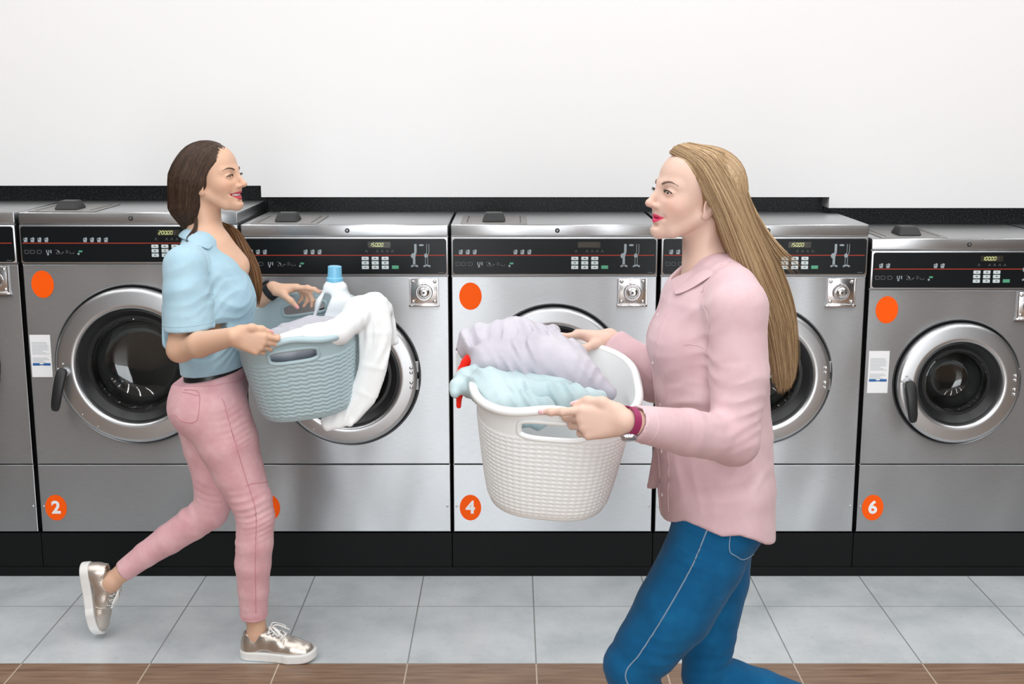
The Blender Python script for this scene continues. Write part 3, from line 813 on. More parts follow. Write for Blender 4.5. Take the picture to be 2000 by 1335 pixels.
def sculpt_hand(sc, W, d, n, thumb_side, curls, spread=.10, s=1.0, thumb=None, k=.004, lens=None):
    """W wrist, d wrist to knuckles, n out of the palm side, thumb_side = direction of the thumb across the palm;
    curls: per finger (index..little) three joint bends in degrees"""
    W = npv(W); d = npv(d)/np.linalg.norm(d); n = npv(n); n = n - d*(n @ d); n /= np.linalg.norm(n)
    t = np.cross(d, n); t = t if t @ npv(thumb_side) > 0 else -t
    kn = [W + d*.083*s + t*.026*s, W + d*.087*s + t*.009*s, W + d*.083*s - t*.009*s, W + d*.074*s - t*.026*s]
    rk = [.0098, .0100, .0095, .0085]
    for i in range(4):
        a = W + d*.012*s + t*(.016 - .0105*i)*s
        sc.cone(a, kn[i] - n*.002, .0145*s, rk[i]*1.08*s, .012)
    sc.ell(W + d*.045*s + n*.006*s, npv((.040, .030, .013))*s, np.stack([d, t, n], 1), .012)
    sc.ell(W + d*.032*s + t*.022*s + n*.008*s, npv((.030, .014, .014))*s, np.stack([d, t, n], 1), .012)
    lens = lens or [(.041, .025, .020), (.045, .029, .021), (.041, .026, .021), (.033, .020, .018)]
    tips = []
    for i in range(4):
        p = kn[i]; ang = 0; rad = rk[i]*s*.92
        side = t*(spread*(1.5 - i)/1.5)
        f0 = d + side; f0 /= np.linalg.norm(f0)
        for j in range(3):
            ang += math.radians(curls[i][j])
            f = f0*math.cos(ang) + n*math.sin(ang); q = p + f*lens[i][j]*s
            r2 = rad*(.93, .90, .80)[j]
            sc.cone(p, q, rad*1.0, r2, k); 
            if j: sc.ell(p - (-f0*math.sin(ang) + n*math.cos(ang))*.0012, (rad*1.04,)*3, None, k)
            p, rad = q, r2
        tips.append((p, f, -f0*math.sin(ang)*-1, n))
    T = thumb or [(.014, .024, .006), (.040, .044, .012), (.068, .052, .012), (.094, .052, .010)]
    tp = [W + d*a*s + t*b*s + n*c*s for a, b, c in T]
    sc.chain(tp, [.0150*s, .0118*s, .0102*s, .0080*s], .008)
    return dict(tips=tips, thumb=tp, d=d, n=n, t=t, kn=kn)
def nail(p, f, up, r, material, parent):
    """a finger nail on the back of a finger tip"""
    f, up = Vector(f).normalized(), Vector(up); up = (up - f*up.dot(f)).normalized(); sd = f.cross(up)
    bm = BM(); n1, n2 = 6, 5; V = []
    for i in range(n1 + 1):
        row = []
        for j in range(n2 + 1):
            u = i/n1; a = (j/n2 - .5)*2.0
            wv = r*(.82 if i < n1 else .55)
            row.append(bm.verts.new(Vector(p) + f*(r*(-.9 + 2.0*u)) + sd*(wv*math.sin(a)) + up*(r*(1.04 - .25*u*u)*math.cos(a*.8))))
        V.append(row)
    for i in range(n1):
        for j in range(n2): bm.faces.new((V[i][j], V[i+1][j], V[i+1][j+1], V[i][j+1]))
    o = obj('fingernail', bm, material, None, 0); adopt(o, parent)
    m = o.modifiers.new('thickness', 'SOLIDIFY'); m.thickness = .0007; m.offset = 1
    return o
def folds(items):
    """cloth folds: each item (a, b, amplitude, waves, reach, sharp, phase): ripples across the segment a-b"""
    I = []
    for a, b, amp, waves, reach, ph in items:
        a, b = npv(a), npv(b); ba = b - a; I.append((a, ba, float(ba @ ba), amp, waves, reach, ph))
    def f(P):
        out = np.zeros(len(P), np.float32)
        for a, ba, bb, amp, waves, reach, ph in I:
            q = P - a; t = q @ ba/bb; r2 = ((q - t[:, None]*ba)**2).sum(1)
            w = np.exp(-r2/reach**2)*np.clip(1 - (2*t - 1)**4, 0, 1)*(np.abs(t - .5) < .5)
            wob = .8*np.sin(q[:, 0]*22 + q[:, 1]*31 + ph) + .6*np.sin(q[:, 2]*33 - q[:, 1]*21 + ph*2)
            sn = np.sin(2*PI*waves*t + ph + wob*1.6)
            out -= amp*w*(1 - 1.6*np.abs(sn))*(.55 + .45*np.sin(q[:, 0]*23 + q[:, 2]*19 - q[:, 1]*27 + ph*3))
        return out
    return f
def hair_mesh(name, guides, n, dark, light, parent, rng, r=.0012, m=18, thick=(.55, 1.0), O=None, jit=.004, wave=.0, pw=1.0, surf=None):
    """strands laid between neighbouring guide lines; O = points the layers shrink towards (one per guide point row)"""
    G = np.stack([catmull(g, m) for g in guides]); ng = len(G)
    S_ = rng.random(n)*(ng - 1); i = np.minimum(S_.astype(int), ng - 2); f = (S_ - i)[:, None, None]
    P = G[i]*(1 - f) + G[i+1]*f
    tt = np.linspace(0, 1, m)
    if O is not None:
        Oc = catmull(O, m); q = thick[0] + (thick[1] - thick[0])*rng.random((n, 1, 1))**.6; P = Oc + (P - Oc)*q
    P = P + rng.normal(0, jit, (n, 1, 3))*(tt[None, :, None]**pw) + rng.normal(0, jit*.35, (n, 1, 3))
    if surf is not None: P = surf.snap(P.reshape(-1, 3), 0, 3).reshape(P.shape).astype(float); P = P + (P - surf.c0)/np.linalg.norm(P - surf.c0, axis=2, keepdims=True)*(.0002 + .0016*rng.random((n, 1, 1)))
    ph = rng.random((n, 1))*6.28
    P[:, :, 0] += wave*np.sin(tt*9 + ph); P[:, :, 1] += wave*np.cos(tt*8 + ph*1.7)
    cut = .70 + .30*rng.random((n, 1)); tq = tt[None]*cut*(m - 1); i0 = np.minimum(tq.astype(int), m - 2); fr = (tq - i0)[..., None]
    P = np.take_along_axis(P, i0[..., None].repeat(3, 2), 1)*(1 - fr) + np.take_along_axis(P, (i0 + 1)[..., None].repeat(3, 2), 1)*fr
    T = np.gradient(P, axis=1); T /= np.linalg.norm(T, axis=2, keepdims=True) + 1e-9
    A = np.cross(T, np.array([.3, -.9, .2])); A /= np.linalg.norm(A, axis=2, keepdims=True) + 1e-9; Bv = np.cross(T, A)
    rr = r*(.7 + .6*rng.random((n, 1)))*np.interp(tt, [0, .1, .75, 1], [.8, 1, .9, .15])[None]
    ring = np.stack([P + rr[..., None]*(A*math.cos(a) + Bv*math.sin(a)) for a in (0, 2.094, 4.189)], 2)      # n,m,3,3
    X = ring.reshape(-1, 3); idx = np.arange(n*m*3).reshape(n, m, 3)
    Q = np.concatenate([np.stack([idx[:, :-1, k], idx[:, :-1, (k+1) % 3], idx[:, 1:, (k+1) % 3], idx[:, 1:, k]], -1).reshape(-1, 4) for k in range(3)])
    sh = rng.random((n, 1, 1))**1.3*np.ones((1, m, 3)); col = lin(dark) + (lin(light) - lin(dark))*sh.reshape(-1, 1)
    return X, Q, np.concatenate([col, np.ones((len(X), 1))], 1)
def join_raw(name, parts, material, parent):
    Xs, Qs, Cs, o = [], [], [], 0
    for X, Q, c in parts: Xs.append(X); Qs.append(Q + o); Cs.append(c); o += len(X)
    return adopt(raw_mesh(name, np.concatenate(Xs), np.concatenate(Qs), material, None, np.concatenate(Cs)), parent)
def take_raw(o):
    me = o.data; n = len(me.vertices); X = np.empty(n*3, np.float32); me.vertices.foreach_get('co', X)
    q = np.empty(len(me.loops), np.int32); me.loops.foreach_get('vertex_index', q)
    c = np.empty(n*4, np.float32); me.color_attributes['tint'].data.foreach_get('color', c)
    bpy.data.objects.remove(o); return X.reshape(-1, 3), q.reshape(-1, 4), c.reshape(-1, 4)
# ------------------------------------------------------------------ shoes
GOLD = mat('metallic_leather', (.62, .56, .50, 1), .30, .85)
t_ = noise(GOLD, 260, 3); bump(GOLD, t_.outputs[0], .5, .0012)
SOLE = mat('white_rubber', (.80, .80, .78, 1), .5)
LACE = mat('white_laces', (.82, .82, .80, 1), .8)
def sneaker(person, O, X, Z, L=.245, label=None, upper=GOLD):
    """low sneaker: O rear end of the sole on the ground, X heel to toe, Z up out of the sole"""
    O = npv(O); X = npv(X)/np.linalg.norm(X); Z = npv(Z); Z = Z - X*(Z @ X); Z /= np.linalg.norm(Z); Y = np.cross(Z, X); s = L/.245
    T = lambda p: O + (X*p[0] + Y*p[1] + Z*p[2])*s
    M = np.stack([X, Y, Z], 1)
    def outline(q):
        d = None
        for (xa, ra), (xb, rb), yo in (((.034, .034), (.10, .034), 0), ((.10, .034), (.165, .0445), .003), ((.165, .0445), (.206, .039), .002)):
            t = np.clip((q[:, 0] - xa)/(xb - xa), 0, 1)
            e = np.hypot(q[:, 0] - (xa + t*(xb - xa)), q[:, 1] - yo*t) - (ra + (rb - ra)*t); d = e if d is None else np.minimum(d, e)
        return d
    def sole_f(P):
        q = ((P - O) @ M)/s; lift = .012*np.clip((q[:, 0] - .19)/.055, 0, 1)**2
        a = outline(q) + .004; b = np.abs(q[:, 2] - .0145 - lift) - .0105
        return (np.minimum(np.maximum(a, b), 0) + np.hypot(np.maximum(a, 0), np.maximum(b, 0)) - .004)*s
    so = Sculpt(); so.func(sole_f, T((.12, 0, .02)), .15*s)
    u = Sculpt()
    u.chain([T(p) for p in ((.034, 0, .035), (.036, 0, .070))], [.031*s, .025*s], .012)
    u.chain([T(p) for p in ((.040, 0, .040), (.085, 0, .056), (.125, .002, .046), (.170, .003, .033), (.205, .003, .027))], [.031*s, .031*s, .034*s, .035*s, .031*s], .02)
    u.chain([T(p) for p in ((.075, 0, .075), (.125, 0, .060))], [.020*s, .022*s], .02)
    u.func(lambda P: (outline(((P - O) @ M)/s) + .003)*s, T((.12, 0, .03)), .16, .006, '&')
    u.slab(T((0, 0, .012)), -Z, .003)
    u.ell(T((.052, 0, .102)), npv((.036, .0225, .042))*s, M @ np.array(Matrix.Rotation(.35, 3, 'Y'), np.float32), .008, '-')
    root = u.mesh('sneaker', .0024, upper, person)
    if label: root['label'] = label
    adopt(so.mesh('sole', .0024, SOLE), root)
    # stitched edges and laces
    for y in (-1, 1):
        seam('stitching', [T(p) for p in ((.150, y*.020, .070), (.148, y*.035, .05), (.140, y*.045, .030))], u, .0011*s, upper, root, 14)
    seam('stitching', [T((.012 + .06*(1-math.cos(a))/2*0 + .004*0, .03*math.sin(a), .085)) for a in np.linspace(-1, 1, 7)], u, .0016*s, upper, root, 20)
    bm = BM()
    rows = [u.snap([T((x, y, z)) for y in (-.024, -.012, 0, .012, .024)], .002) for x, z in ((.098, .09), (.113, .085), (.127, .08), (.141, .07))]
    for a, b in zip(rows, rows[1:]):
        tube(bm, catmull([a[0], a[1]*.6 + b[1]*.4, b[2], b[3]*.6 + b[3]*.4, b[4]], 12), .0030*s, 6, flat=.6)
        tube(bm, catmull([a[4], a[3]*.6 + b[3]*.4, b[2] + Z*.002, b[1], b[0]], 12), .0030*s, 6, flat=.6)
    tube(bm, catmull(rows[0], 10), .0030*s, 6)
    k0 = rows[0][2] + Z*.004
    tube(bm, [k0 - X*.004*s, k0 + X*.004*s], .006*s, 8)
    for y in (-1, 1):
        tube(bm, catmull([k0, k0 + (Y*y*.018 + X*.004 + Z*.010)*s, k0 + (Y*y*.036 + X*.030 - Z*.004)*s, k0 + (Y*y*.030 + X*.040 - Z*.010)*s, k0 + (Y*y*.014 + X*.018 + Z*.004)*s, k0], 24), .0026*s, 6)
        tube(bm, catmull([k0, k0 + (Y*y*.012 + X*.020 + Z*.006)*s, k0 + (Y*y*.030 + X*.052 - Z*.016)*s], 14), .0026*s, 6)
    adopt(obj('laces', bm, LACE, None, 60), root)
    for y in (-1, 1):
        for r in rows:
            c = Vector(r[0 if y < 0 else 4]); bm = BM(); bmesh.ops.create_uvsphere(bm, u_segments=10, v_segments=6, radius=.0032*s)
            bmesh.ops.translate(bm, verts=bm.verts, vec=c); adopt(obj('eyelet', bm, CHROME, None, 0), root)
    return root, T
# ------------------------------------------------------------------ woman in the pale blue shirt (walks to the right)
def woman_blue():
    D0 = 3.78
    p = lambda x, y, d=0: npv(at(x, y, D0 + d))
    W = thing('person', 'smiling woman in pale blue shirt and pink jeans carrying the blue grey basket', 'person', (-.81, 3.75, 0))
    rng = np.random.default_rng(3)
    H = HeadFrame(p(415, 348), math.radians(-14), math.radians(-8), 0, .96)
    skin_c, lip_c, cheek_c = srgb(216, 176, 150), srgb(196, 72, 90), srgb(220, 154, 130)
    # ---- body
    b = Sculpt(); nb = p(397, 468, .0)
    sculpt_head(b, H, 1.0, nb, 1.03, .0017)
    b.lofts([(p(398, 472), (.060, .09)), (p(408, 520), (.085, .135)), (p(415, 590), (.095, .13)), (p(418, 660), (.075, .11)), (p(420, 730), (.066, .105)), (p(414, 790), (.08, .13))], (1, 0, 0), .03)
    b.cone(p(428, 480, -.02), p(455, 520, .0), .04, .05, .04)
    b.cone(p(418, 490, .01), p(372, 506, -.14), .036, .036, .03); b.cone(p(418, 485, .01), p(425, 490, .15), .040, .045, .03)
    # near (right) arm
    el, wr = p(351, 682, -.20), p(457, 656, -.335)
    b.chain([p(367, 512, -.155), p(360, 590, -.18), el], [.036, .038, .034], .03)
    b.chain([el, el*.62 + wr*.38, wr], [.033, .0375, .0255], .025)
    hn = sculpt_hand(b, wr, (.88, .06, -.30), (-.02, 1, -.05), (0, 0, 1), [(28, 62, 40), (42, 70, 45), (52, 75, 45), (58, 75, 45)], .04, .95,
                     thumb=[(.012, .022, .002), (.042, .040, -.004), (.070, .043, .006), (.096, .040, .014)])
    # far (left) arm
    el2, wr2 = p(436, 636, .22), p(533, 564, .20)
    b.chain([p(428, 492, .15), p(432, 570, .2), el2], [.044, .040, .034], .03)
    b.chain([el2, el2*.6 + wr2*.4, wr2], [.033, .036, .0250], .025)
    hf = sculpt_hand(b, wr2, (1, .05, .06), (.05, -.12, -1), (0, -1, 0), [(4, 14, 12), (28, 45, 30), (38, 55, 35), (45, 55, 35)], .12, .92,
                     thumb=[(.012, .022, .008), (.040, .036, .022), (.064, .040, .044), (.082, .036, .066)])
    # legs
    b.chain([p(412, 800, -.085), p(490, 975, -.08), p(498, 1010, -.08), p(495, 1100, -.07), p(499, 1205, -.05), p(502, 1232, -.05)], [.085, .052, .046, .046, .030, .031], .02)
    b.chain([p(400, 800, .085), p(418, 960, .09), p(410, 998, .09), p(330, 1052, .09), p(240, 1117, .09), p(222, 1131, .088)], [.085, .052, .048, .042, .029, .030], .02)
    b.cone(p(508, 1255, -.05), p(560, 1268, -.055), .024, .022, .02); b.cone(p(498, 1245, -.05), p(490, 1262, -.05), .026, .022, .02)
    fo = p(215, 1138, .088); b.cone(fo, fo + npv((-.050, 0, -.085)), .026, .018, .02); b.cone(fo, fo + npv((-.035, 0, .015)), .026, .022, .02)
    tint = face_tint(H, skin_c, lip_c, cheek_c, 1.0)
    b.mesh('body', .0021, SKIN, W, tint)
    NAIL = mat('nail_varnish_pale_pink', (.78, .36, .36, 1), .3)
    for hd in (hn, hf):
        tp = hd['thumb']; nail(tp[3], tp[3] - tp[2], np.cross(tp[3] - tp[2], hd['d'])*1.0 if False else (hd['t'] - hd['n']*.3), .0078, NAIL, W)
        pt, f, _, n = hd['tips'][0]; nail(pt, f, -(n - f*(n @ f)), .0064, NAIL, W)
    eyes(H, W, ('brown', (.06, .035, .02, 1)), (1, -.4, -.10))
    brow_lash(b, H, W, (.10, .062, .038, 1), True, 1)
    bm = BM(); tz = catmull([H.w((x, y, -.0600 + .0035*(abs(y)/.02)**2)) for x, y in ((.0590, -.027), (.0670, -.019), (.0730, -.010), (.0752, 0), (.0730, .010), (.0670, .019), (.0590, .027))], 20)
    tube(bm, tz, .0044*H.s, 8, flat=1.2); adopt(obj('teeth', bm, mat('teeth', (.80, .78, .74, 1), .25), None, 0), W)
    # ---- jeans
    j = Sculpt(); ux = (1, 0, 0)
    j.lofts([(p(420, 716), (.090, .130)), (p(416, 750), (.104, .150)), (p(410, 795), (.108, .165))], ux, .03)
    for d in (-.065, .065): j.ell(p(388, 790, d), (.088, .088, .088), None, .05)
    j.chain([p(417, 795, -.085), p(444, 860, -.085), p(466, 920, -.08), p(490, 975, -.08), p(499, 1010, -.08), p(497, 1060, -.078), p(494, 1100, -.07), p(495, 1150, -.06), p(496, 1215, -.05)],
            [.104, .093, .077, .064, .0585, .057, .0555, .048, .0415], .03)
    j.chain([p(400, 800, .085), p(408, 870, .09), p(419, 930, .09), p(417, 978, .09), p(410, 998, .09), p(375, 1022, .09), p(330, 1052, .09), p(285, 1082, .09), p(230, 1123, .09)],
            [.100, .080, .069, .060, .058, .054, .049, .041, .034], .03)
    j.slab(p(420, 726), (-.20, 0, 1), .006)
    h1 = p(496, 1206, -.05); j.cut(h1, (0, 0, -1), .09); j.cone(h1 + npv((0, 0, .02)), h1 - npv((0, 0, .05)), .036, .036, .003, '-')
    h2 = p(240, 1115, .09); dr = h2 - p(285, 1082, .09); dr /= np.linalg.norm(dr); j.cut(h2, dr, .09); j.cone(h2 - dr*.02, h2 + dr*.05, .0285, .0285, .003, '-')
    j.disp = folds([(p(478, 940, -.1), p(500, 1085, -.1), .0030, 5.5, .10, .4), (p(470, 770, -.14), p(486, 880, -.12), .0026, 5, .075, 1.0), (p(430, 745, -.12), p(470, 800, -.13), .0022, 3, .06, 2.0),
                    (p(420, 930, .08), p(370, 1035, .08), .0030, 4, .10, 2.2), (p(345, 760, -.08), p(375, 850, -.09), .0016, 4, .07, .2), (p(495, 1140, -.07), p(496, 1205, -.05), .0012, 3, .06, 1.2)]); j.dmax = .008
    PINK = fabric('pink_denim', srgb(225, 177, 183), .9, 1100, .35, (16, srgb(217, 165, 172), srgb(232, 190, 194)))
    PINKST = mat('pink_stitching', srgb(212, 150, 160), .9)
    jo = j.mesh('jeans', .0042, PINK, W)
    seam('side_seam', [p(440, 775, -.19), p(462, 860, -.19), p(482, 930, -.17), p(500, 1000, -.15), p(499, 1080, -.14), p(500, 1150, -.12), p(501, 1200, -.11)], j, .0013, PINKST, jo, 90)
    seam('back_pocket', [p(352, 757, -.16), p(385, 764, -.18), p(388, 815, -.18), p(366, 822, -.17), p(347, 806, -.14)], j, .0013, PINKST, jo, 60)
    seam('back_pocket', [p(351, 763, -.16), p(385, 771, -.18)], j, .0011, PINKST, jo, 20)
    seam('thigh_seam', [p(480, 948, -.15), p(500, 944, -.14), p(522, 940, -.08)], j, .0013, PINKST, jo, 24)
    bm = BM(); a = np.linspace(0, 2*PI, 40, endpoint=False)
    tube(bm, j.snap([h1 + npv((.045*math.cos(q), .045*math.sin(q), .016)) for q in a]), .0013, 5, True); adopt(obj('hem_stitching', bm, PINKST, None, 0), jo)
    bm = BM(); wl = [p(420, 726) + npv((.11*math.cos(q), .14*math.sin(q), .11*math.cos(q)*.2 - .028)) for q in a]
    tube(bm, j.snap(wl), .0012, 5, True); adopt(obj('waistband_stitching', bm, PINKST, None, 0), jo)
    # ---- belt
    be = Sculpt(); be.lofts([(p(421, 706), (.084, .124)), (p(419, 736), (.090, .134))], ux, .02)
    be.slab(p(420, 709), (-.20, 0, 1), .006); be.slab(p(420, 734), (.20, 0, -1), .006)
    bo = be.mesh('belt', .0034, mat('black_leather', (.012, .012, .012, 1), .4), W)
    bm = BM(); c = be.snap([p(388, 722, -.15)])[0]
    for x in (386, 452):
        q = be.snap([p(x, 712, -.18), p(x - 1, 722, -.18), p(x - 2, 733, -.18)], .003)
        bm = BM(); tube(bm, catmull(q, 8), .0045, 6, flat=.5); adopt(obj('belt_loop', bm, PINK, None, 0), jo)
    # ---- shirt
    s = Sculpt()
    s.lofts([(p(399, 478), (.066, .115)), (p(407, 530), (.108, .165)), (p(418, 590), (.121, .160)), (p(419, 650), (.114, .152)), (p(417, 722), (.097, .140))], ux, .04)
    s.cone(p(452, 575, -.05), p(452, 575, .05), .050, .050, .06)
    s.chain([p(398, 480, -.03), p(375, 503, -.115), p(363, 522, -.155)], [.042, .046, .061], .03)
    s.chain([p(402, 470, .03), p(420, 488, .14)], [.05, .06], .03)
    s.chain([p(363, 520, -.157), p(365, 570, -.175), p(370, 645, -.19)], [.062, .068, .074], .02)
    s.chain([p(425, 495, .14), p(436, 560, .18), p(440, 610, .2)], [.058, .064, .066], .02)
    s.cone(p(336, 600, -.10), p(334, 668, -.12), .030, .026, .03)
    s.slab(p(420, 716), (-.12, 0, 1), .004)if False else s.slab(p(420, 718), (.12, 0, -1), .004)
    # open neck
    s.chain([p(404, 438, .0), p(436, 462, .0), p(464, 496, .004)], [.048, .034, .012], .008, '-')
    hs = p(370, 642, -.19); hd_ = npv((.05, 0, -1)); hd_ /= np.linalg.norm(hd_)
    s.cut(hs, hd_, .115); s.chain([hs - hd_*.004, hs + hd_*.05], [.058, .066], .004, '-')
    hs2 = p(440, 612, .2); s.cut(hs2, (0, 0, -1), .09)
    s.disp = folds([(p(372, 500, -.2), p(380, 640, -.22), .0022, 2.5, .10, .7), (p(430, 520, -.16), p(470, 690, -.12), .0026, 3, .11, 1.6), (p(400, 560, -.15), p(450, 600, -.15), .0024, 2, .09, .3),
                    (p(380, 640, -.14), p(460, 715, -.13), .0030, 4, .10, 2.6), (p(345, 480, -.1), p(330, 620, -.1), .0022, 3, .08, 1.1)]); s.dmax = .009
    BLUE = fabric('pale_blue_cotton', srgb(165, 197, 212), .85, 1300, .2, (9, srgb(157, 190, 206), srgb(174, 205, 218)))
    so = s.mesh('shirt', .0038, BLUE, W)
    out = lambda rows: [rows[0]] + [[q if s.eval(q[None])[0] > .004 else s.snap([q], .004)[0] for q in r] for r in rows[1:]]
    sheet('collar', out([[p(366, 447, .02), p(368, 444, -.032), p(382, 452, -.062), p(400, 463, -.066), p(418, 474, -.054)],
                         [p(356, 450, .02), p(357, 450, -.055), p(374, 460, -.098), p(395, 473, -.103), p(412, 482, -.085)],
                         [p(347, 460, .02), p(349, 464, -.070), p(368, 478, -.130), p(388, 488, -.135), p(404, 493, -.115)]]), BLUE, .003, so, 2)
    sheet('collar', out([[p(366, 447, .02), p(372, 444, .052), p(390, 448, .070), p(414, 458, .066), p(436, 474, .046)],
                         [p(356, 450, .02), p(363, 449, .080), p(388, 454, .106), p(422, 466, .100), p(446, 482, .070)],
                         [p(347, 460, .02), p(354, 460, .100), p(386, 468, .138), p(428, 478, .128), p(452, 490, .090)]]), BLUE, .003, so, 2)
    bm = BM(); ring = s.snap([hs - hd_*.020 + npv((.075*math.cos(q), .075*math.sin(q), .004*math.cos(q))) for q in a]); tube(bm, ring, .0013, 5, True)
    adopt(obj('sleeve_hem', bm, BLUE, None, 0), so)
    seam('placket', [p(432, 497, -.055), p(455, 530, -.03), p(478, 575, -.015), p(486, 640, -.015), p(478, 700, -.015)], s, .0016, BLUE, so, 50)
    seam('shoulder_seam', [p(378, 478, -.09), p(385, 520, -.155), p(398, 575, -.16)], s, .0014, BLUE, so, 30)
    # ---- hair gathered over the far shoulder
    hs_ = Sculpt()
    Eh = lambda c, r, k=.01, op='+': hs_.ell(H.w(c), npv(r)*H.s, H.M, k, op)
    Eh((-.018, 0, .030), (.099, .0815, .0875)); Eh((.087, 0, -.026), (.089, .140, .084), .008, '-')
    for y in (-1, 1): Eh((-.012, y*.074, -.002), (.022, .013, .030), .012)
    hs_.chain([p(368, 355, 0), p(364, 400, .0), p(375, 432, .01)], [.060, .052, .036], .03)
    hs_.chain([p(376, 355, -.03), p(374, 400, -.030), p(384, 440, -.012)], [.046, .036, .020], .02)
    hs_.chain([p(385, 440, .03), p(420, 446, .07), p(448, 448, .078), p(466, 485, .062), p(482, 525, .040), p(496, 565, .018), p(500, 590, .012)], [.028, .019, .016, .017, .017, .012, .004], .02)
    dk, lt = srgb(42, 30, 24), srgb(92, 69, 53); dkt, ltt = srgb(74, 48, 26), srgb(150, 104, 60)
    htint = lambda P: np.concatenate([lin(dk)*1.2 + (lin(dkt)*1.2 - lin(dk)*1.2)*sstep(1.44, 1.30, P[:, 2])[:, None]*(P[:, 0] > -.90)[:, None], np.ones((len(P), 1))], 1)
    cap = take_raw(hs_.mesh('cap', .0030, HAIR, None, htint))
    g = [[p(441, 286, -.024), p(432, 302, -.050), p(419, 331, -.076), p(405, 356, -.084), p(392, 380, -.074), p(391, 440, -.036)],
         [p(440, 284, -.004), p(407, 301, -.066), p(388, 338, -.088), p(377, 382, -.080), p(376, 425, -.054), p(387, 456, -.024)],
         [p(425, 279, -.003), p(389, 296, -.060), p(366, 340, -.082), p(358, 388, -.074), p(364, 430, -.048), p(380, 458, -.015)],
         [p(409, 276, -.002), p(371, 296, -.050), p(348, 340, -.060), p(344, 392, -.054), p(354, 434, -.032), p(376, 458, -.008)],
         [p(402, 276, .0), p(361, 293, .0), p(339, 340, .0), p(335, 396, .0), p(348, 438, .0), p(374, 460, .006)],
         [p(409, 277, .004), p(371, 296, .056), p(351, 343, .070), p(347, 398, .066), p(360, 430, .060), p(390, 453, .06)],
         [p(430, 282, .010), p(420, 310, .060), p(405, 345, .082), p(395, 390, .084), p(402, 430, .086), p(425, 455, .09)]]
    g = [list(catmull(q, 14)) for q in g]; hs_.c0 = p(395, 360)
    parts = [cap, hair_mesh('h', g, 3600, dk, lt, W, rng, .0008, 18, (1, 1), None, .0012, surf=hs_)]
    tail = []
    for q in np.linspace(0, 2*PI, 9):
        c, s_ = math.cos(q), math.sin(q); tail.append([p(388 + 10*c, 444 + 8*s_, .03 + .01*c), p(420, 446 + 14*s_, .07 + .02*c), p(450 + 13*c, 450 + 6*s_, .078 + .018*s_), p(469 + 19*c, 486, .062 + .022*s_), p(485 + 21*c, 526, .040 + .022*s_), p(497 + 14*c, 566, .018 + .016*s_), p(502 + 3*c, 598, .012)])
    parts.append(hair_mesh('t', tail, 640, dkt, ltt, W, rng, .0011, 18, (.98, 1.06), [p(388, 444, .03), p(420, 446, .07), p(450, 450, .078), p(467, 486, .062), p(483, 526, .04), p(497, 566, .018), p(501, 594, .012)], .0018, .0012))
    wisps = [[p(380, 425, -.05), p(378, 445, -.06), p(366, 462, -.10), p(360, 470, -.125)], [p(385, 425, -.05), p(384, 447, -.06), p(376, 470, -.105), p(374, 485, -.15)]]
    parts.append(hair_mesh('w', wisps, 60, dk, lt, W, rng, .0009, 12, (1, 1), None, .002))
    join_raw('hair', parts, HAIR, W)
    # ---- watch on the far wrist
    ax = wr2 - el2; ax /= np.linalg.norm(ax); c = wr2 - ax*.012; v = np.cross(ax, npv((0, 0, 1))); v /= np.linalg.norm(v); u = np.cross(v, ax)
    bm = BM(); R0 = .0275
    def ring(r, off): return [bm.verts.new(c + ax*off + (v*math.cos(q) + u*math.sin(q)*1.0)*r) for q in a]
    L4 = [ring(R0, -.009), ring(R0 + .0035, -.010), ring(R0 + .0035, .010), ring(R0, .009)]
    for r0, r1 in zip(L4, L4[1:] + L4[:1]):
        for i in range(len(r0)): bm.faces.new((r0[i], r0[(i+1) % len(r0)], r1[(i+1) % len(r0)], r1[i]))
    wa = adopt(obj('wristband', bm, mat('black_strap', (.012, .012, .013, 1), .5), None, 40), W); wa['label'] = 'black wristband'
    bm = BM(); box(bm, -.016, .016, -.013, .013, 0, .007, .004)
    Rm = Matrix(((ax[0], v[0], u[0]), (ax[1], v[1], u[1]), (ax[2], v[2], u[2])))
    for q in bm.verts: q.co = Vector(c + u*(R0 + .001)) + Rm @ q.co
    adopt(obj('watch_case', bm, BLACK, None, 40), wa)
    # ---- shoes
    sneaker(W, (-.866, 3.735, .0005), (.99, -.12, 0), (0, 0, 1), .250)
    o2 = p(158, 1098, .088); sneaker(W, o2, (.10, 0, -1), (1, 0, .10), .250)
    return W
woman_blue()
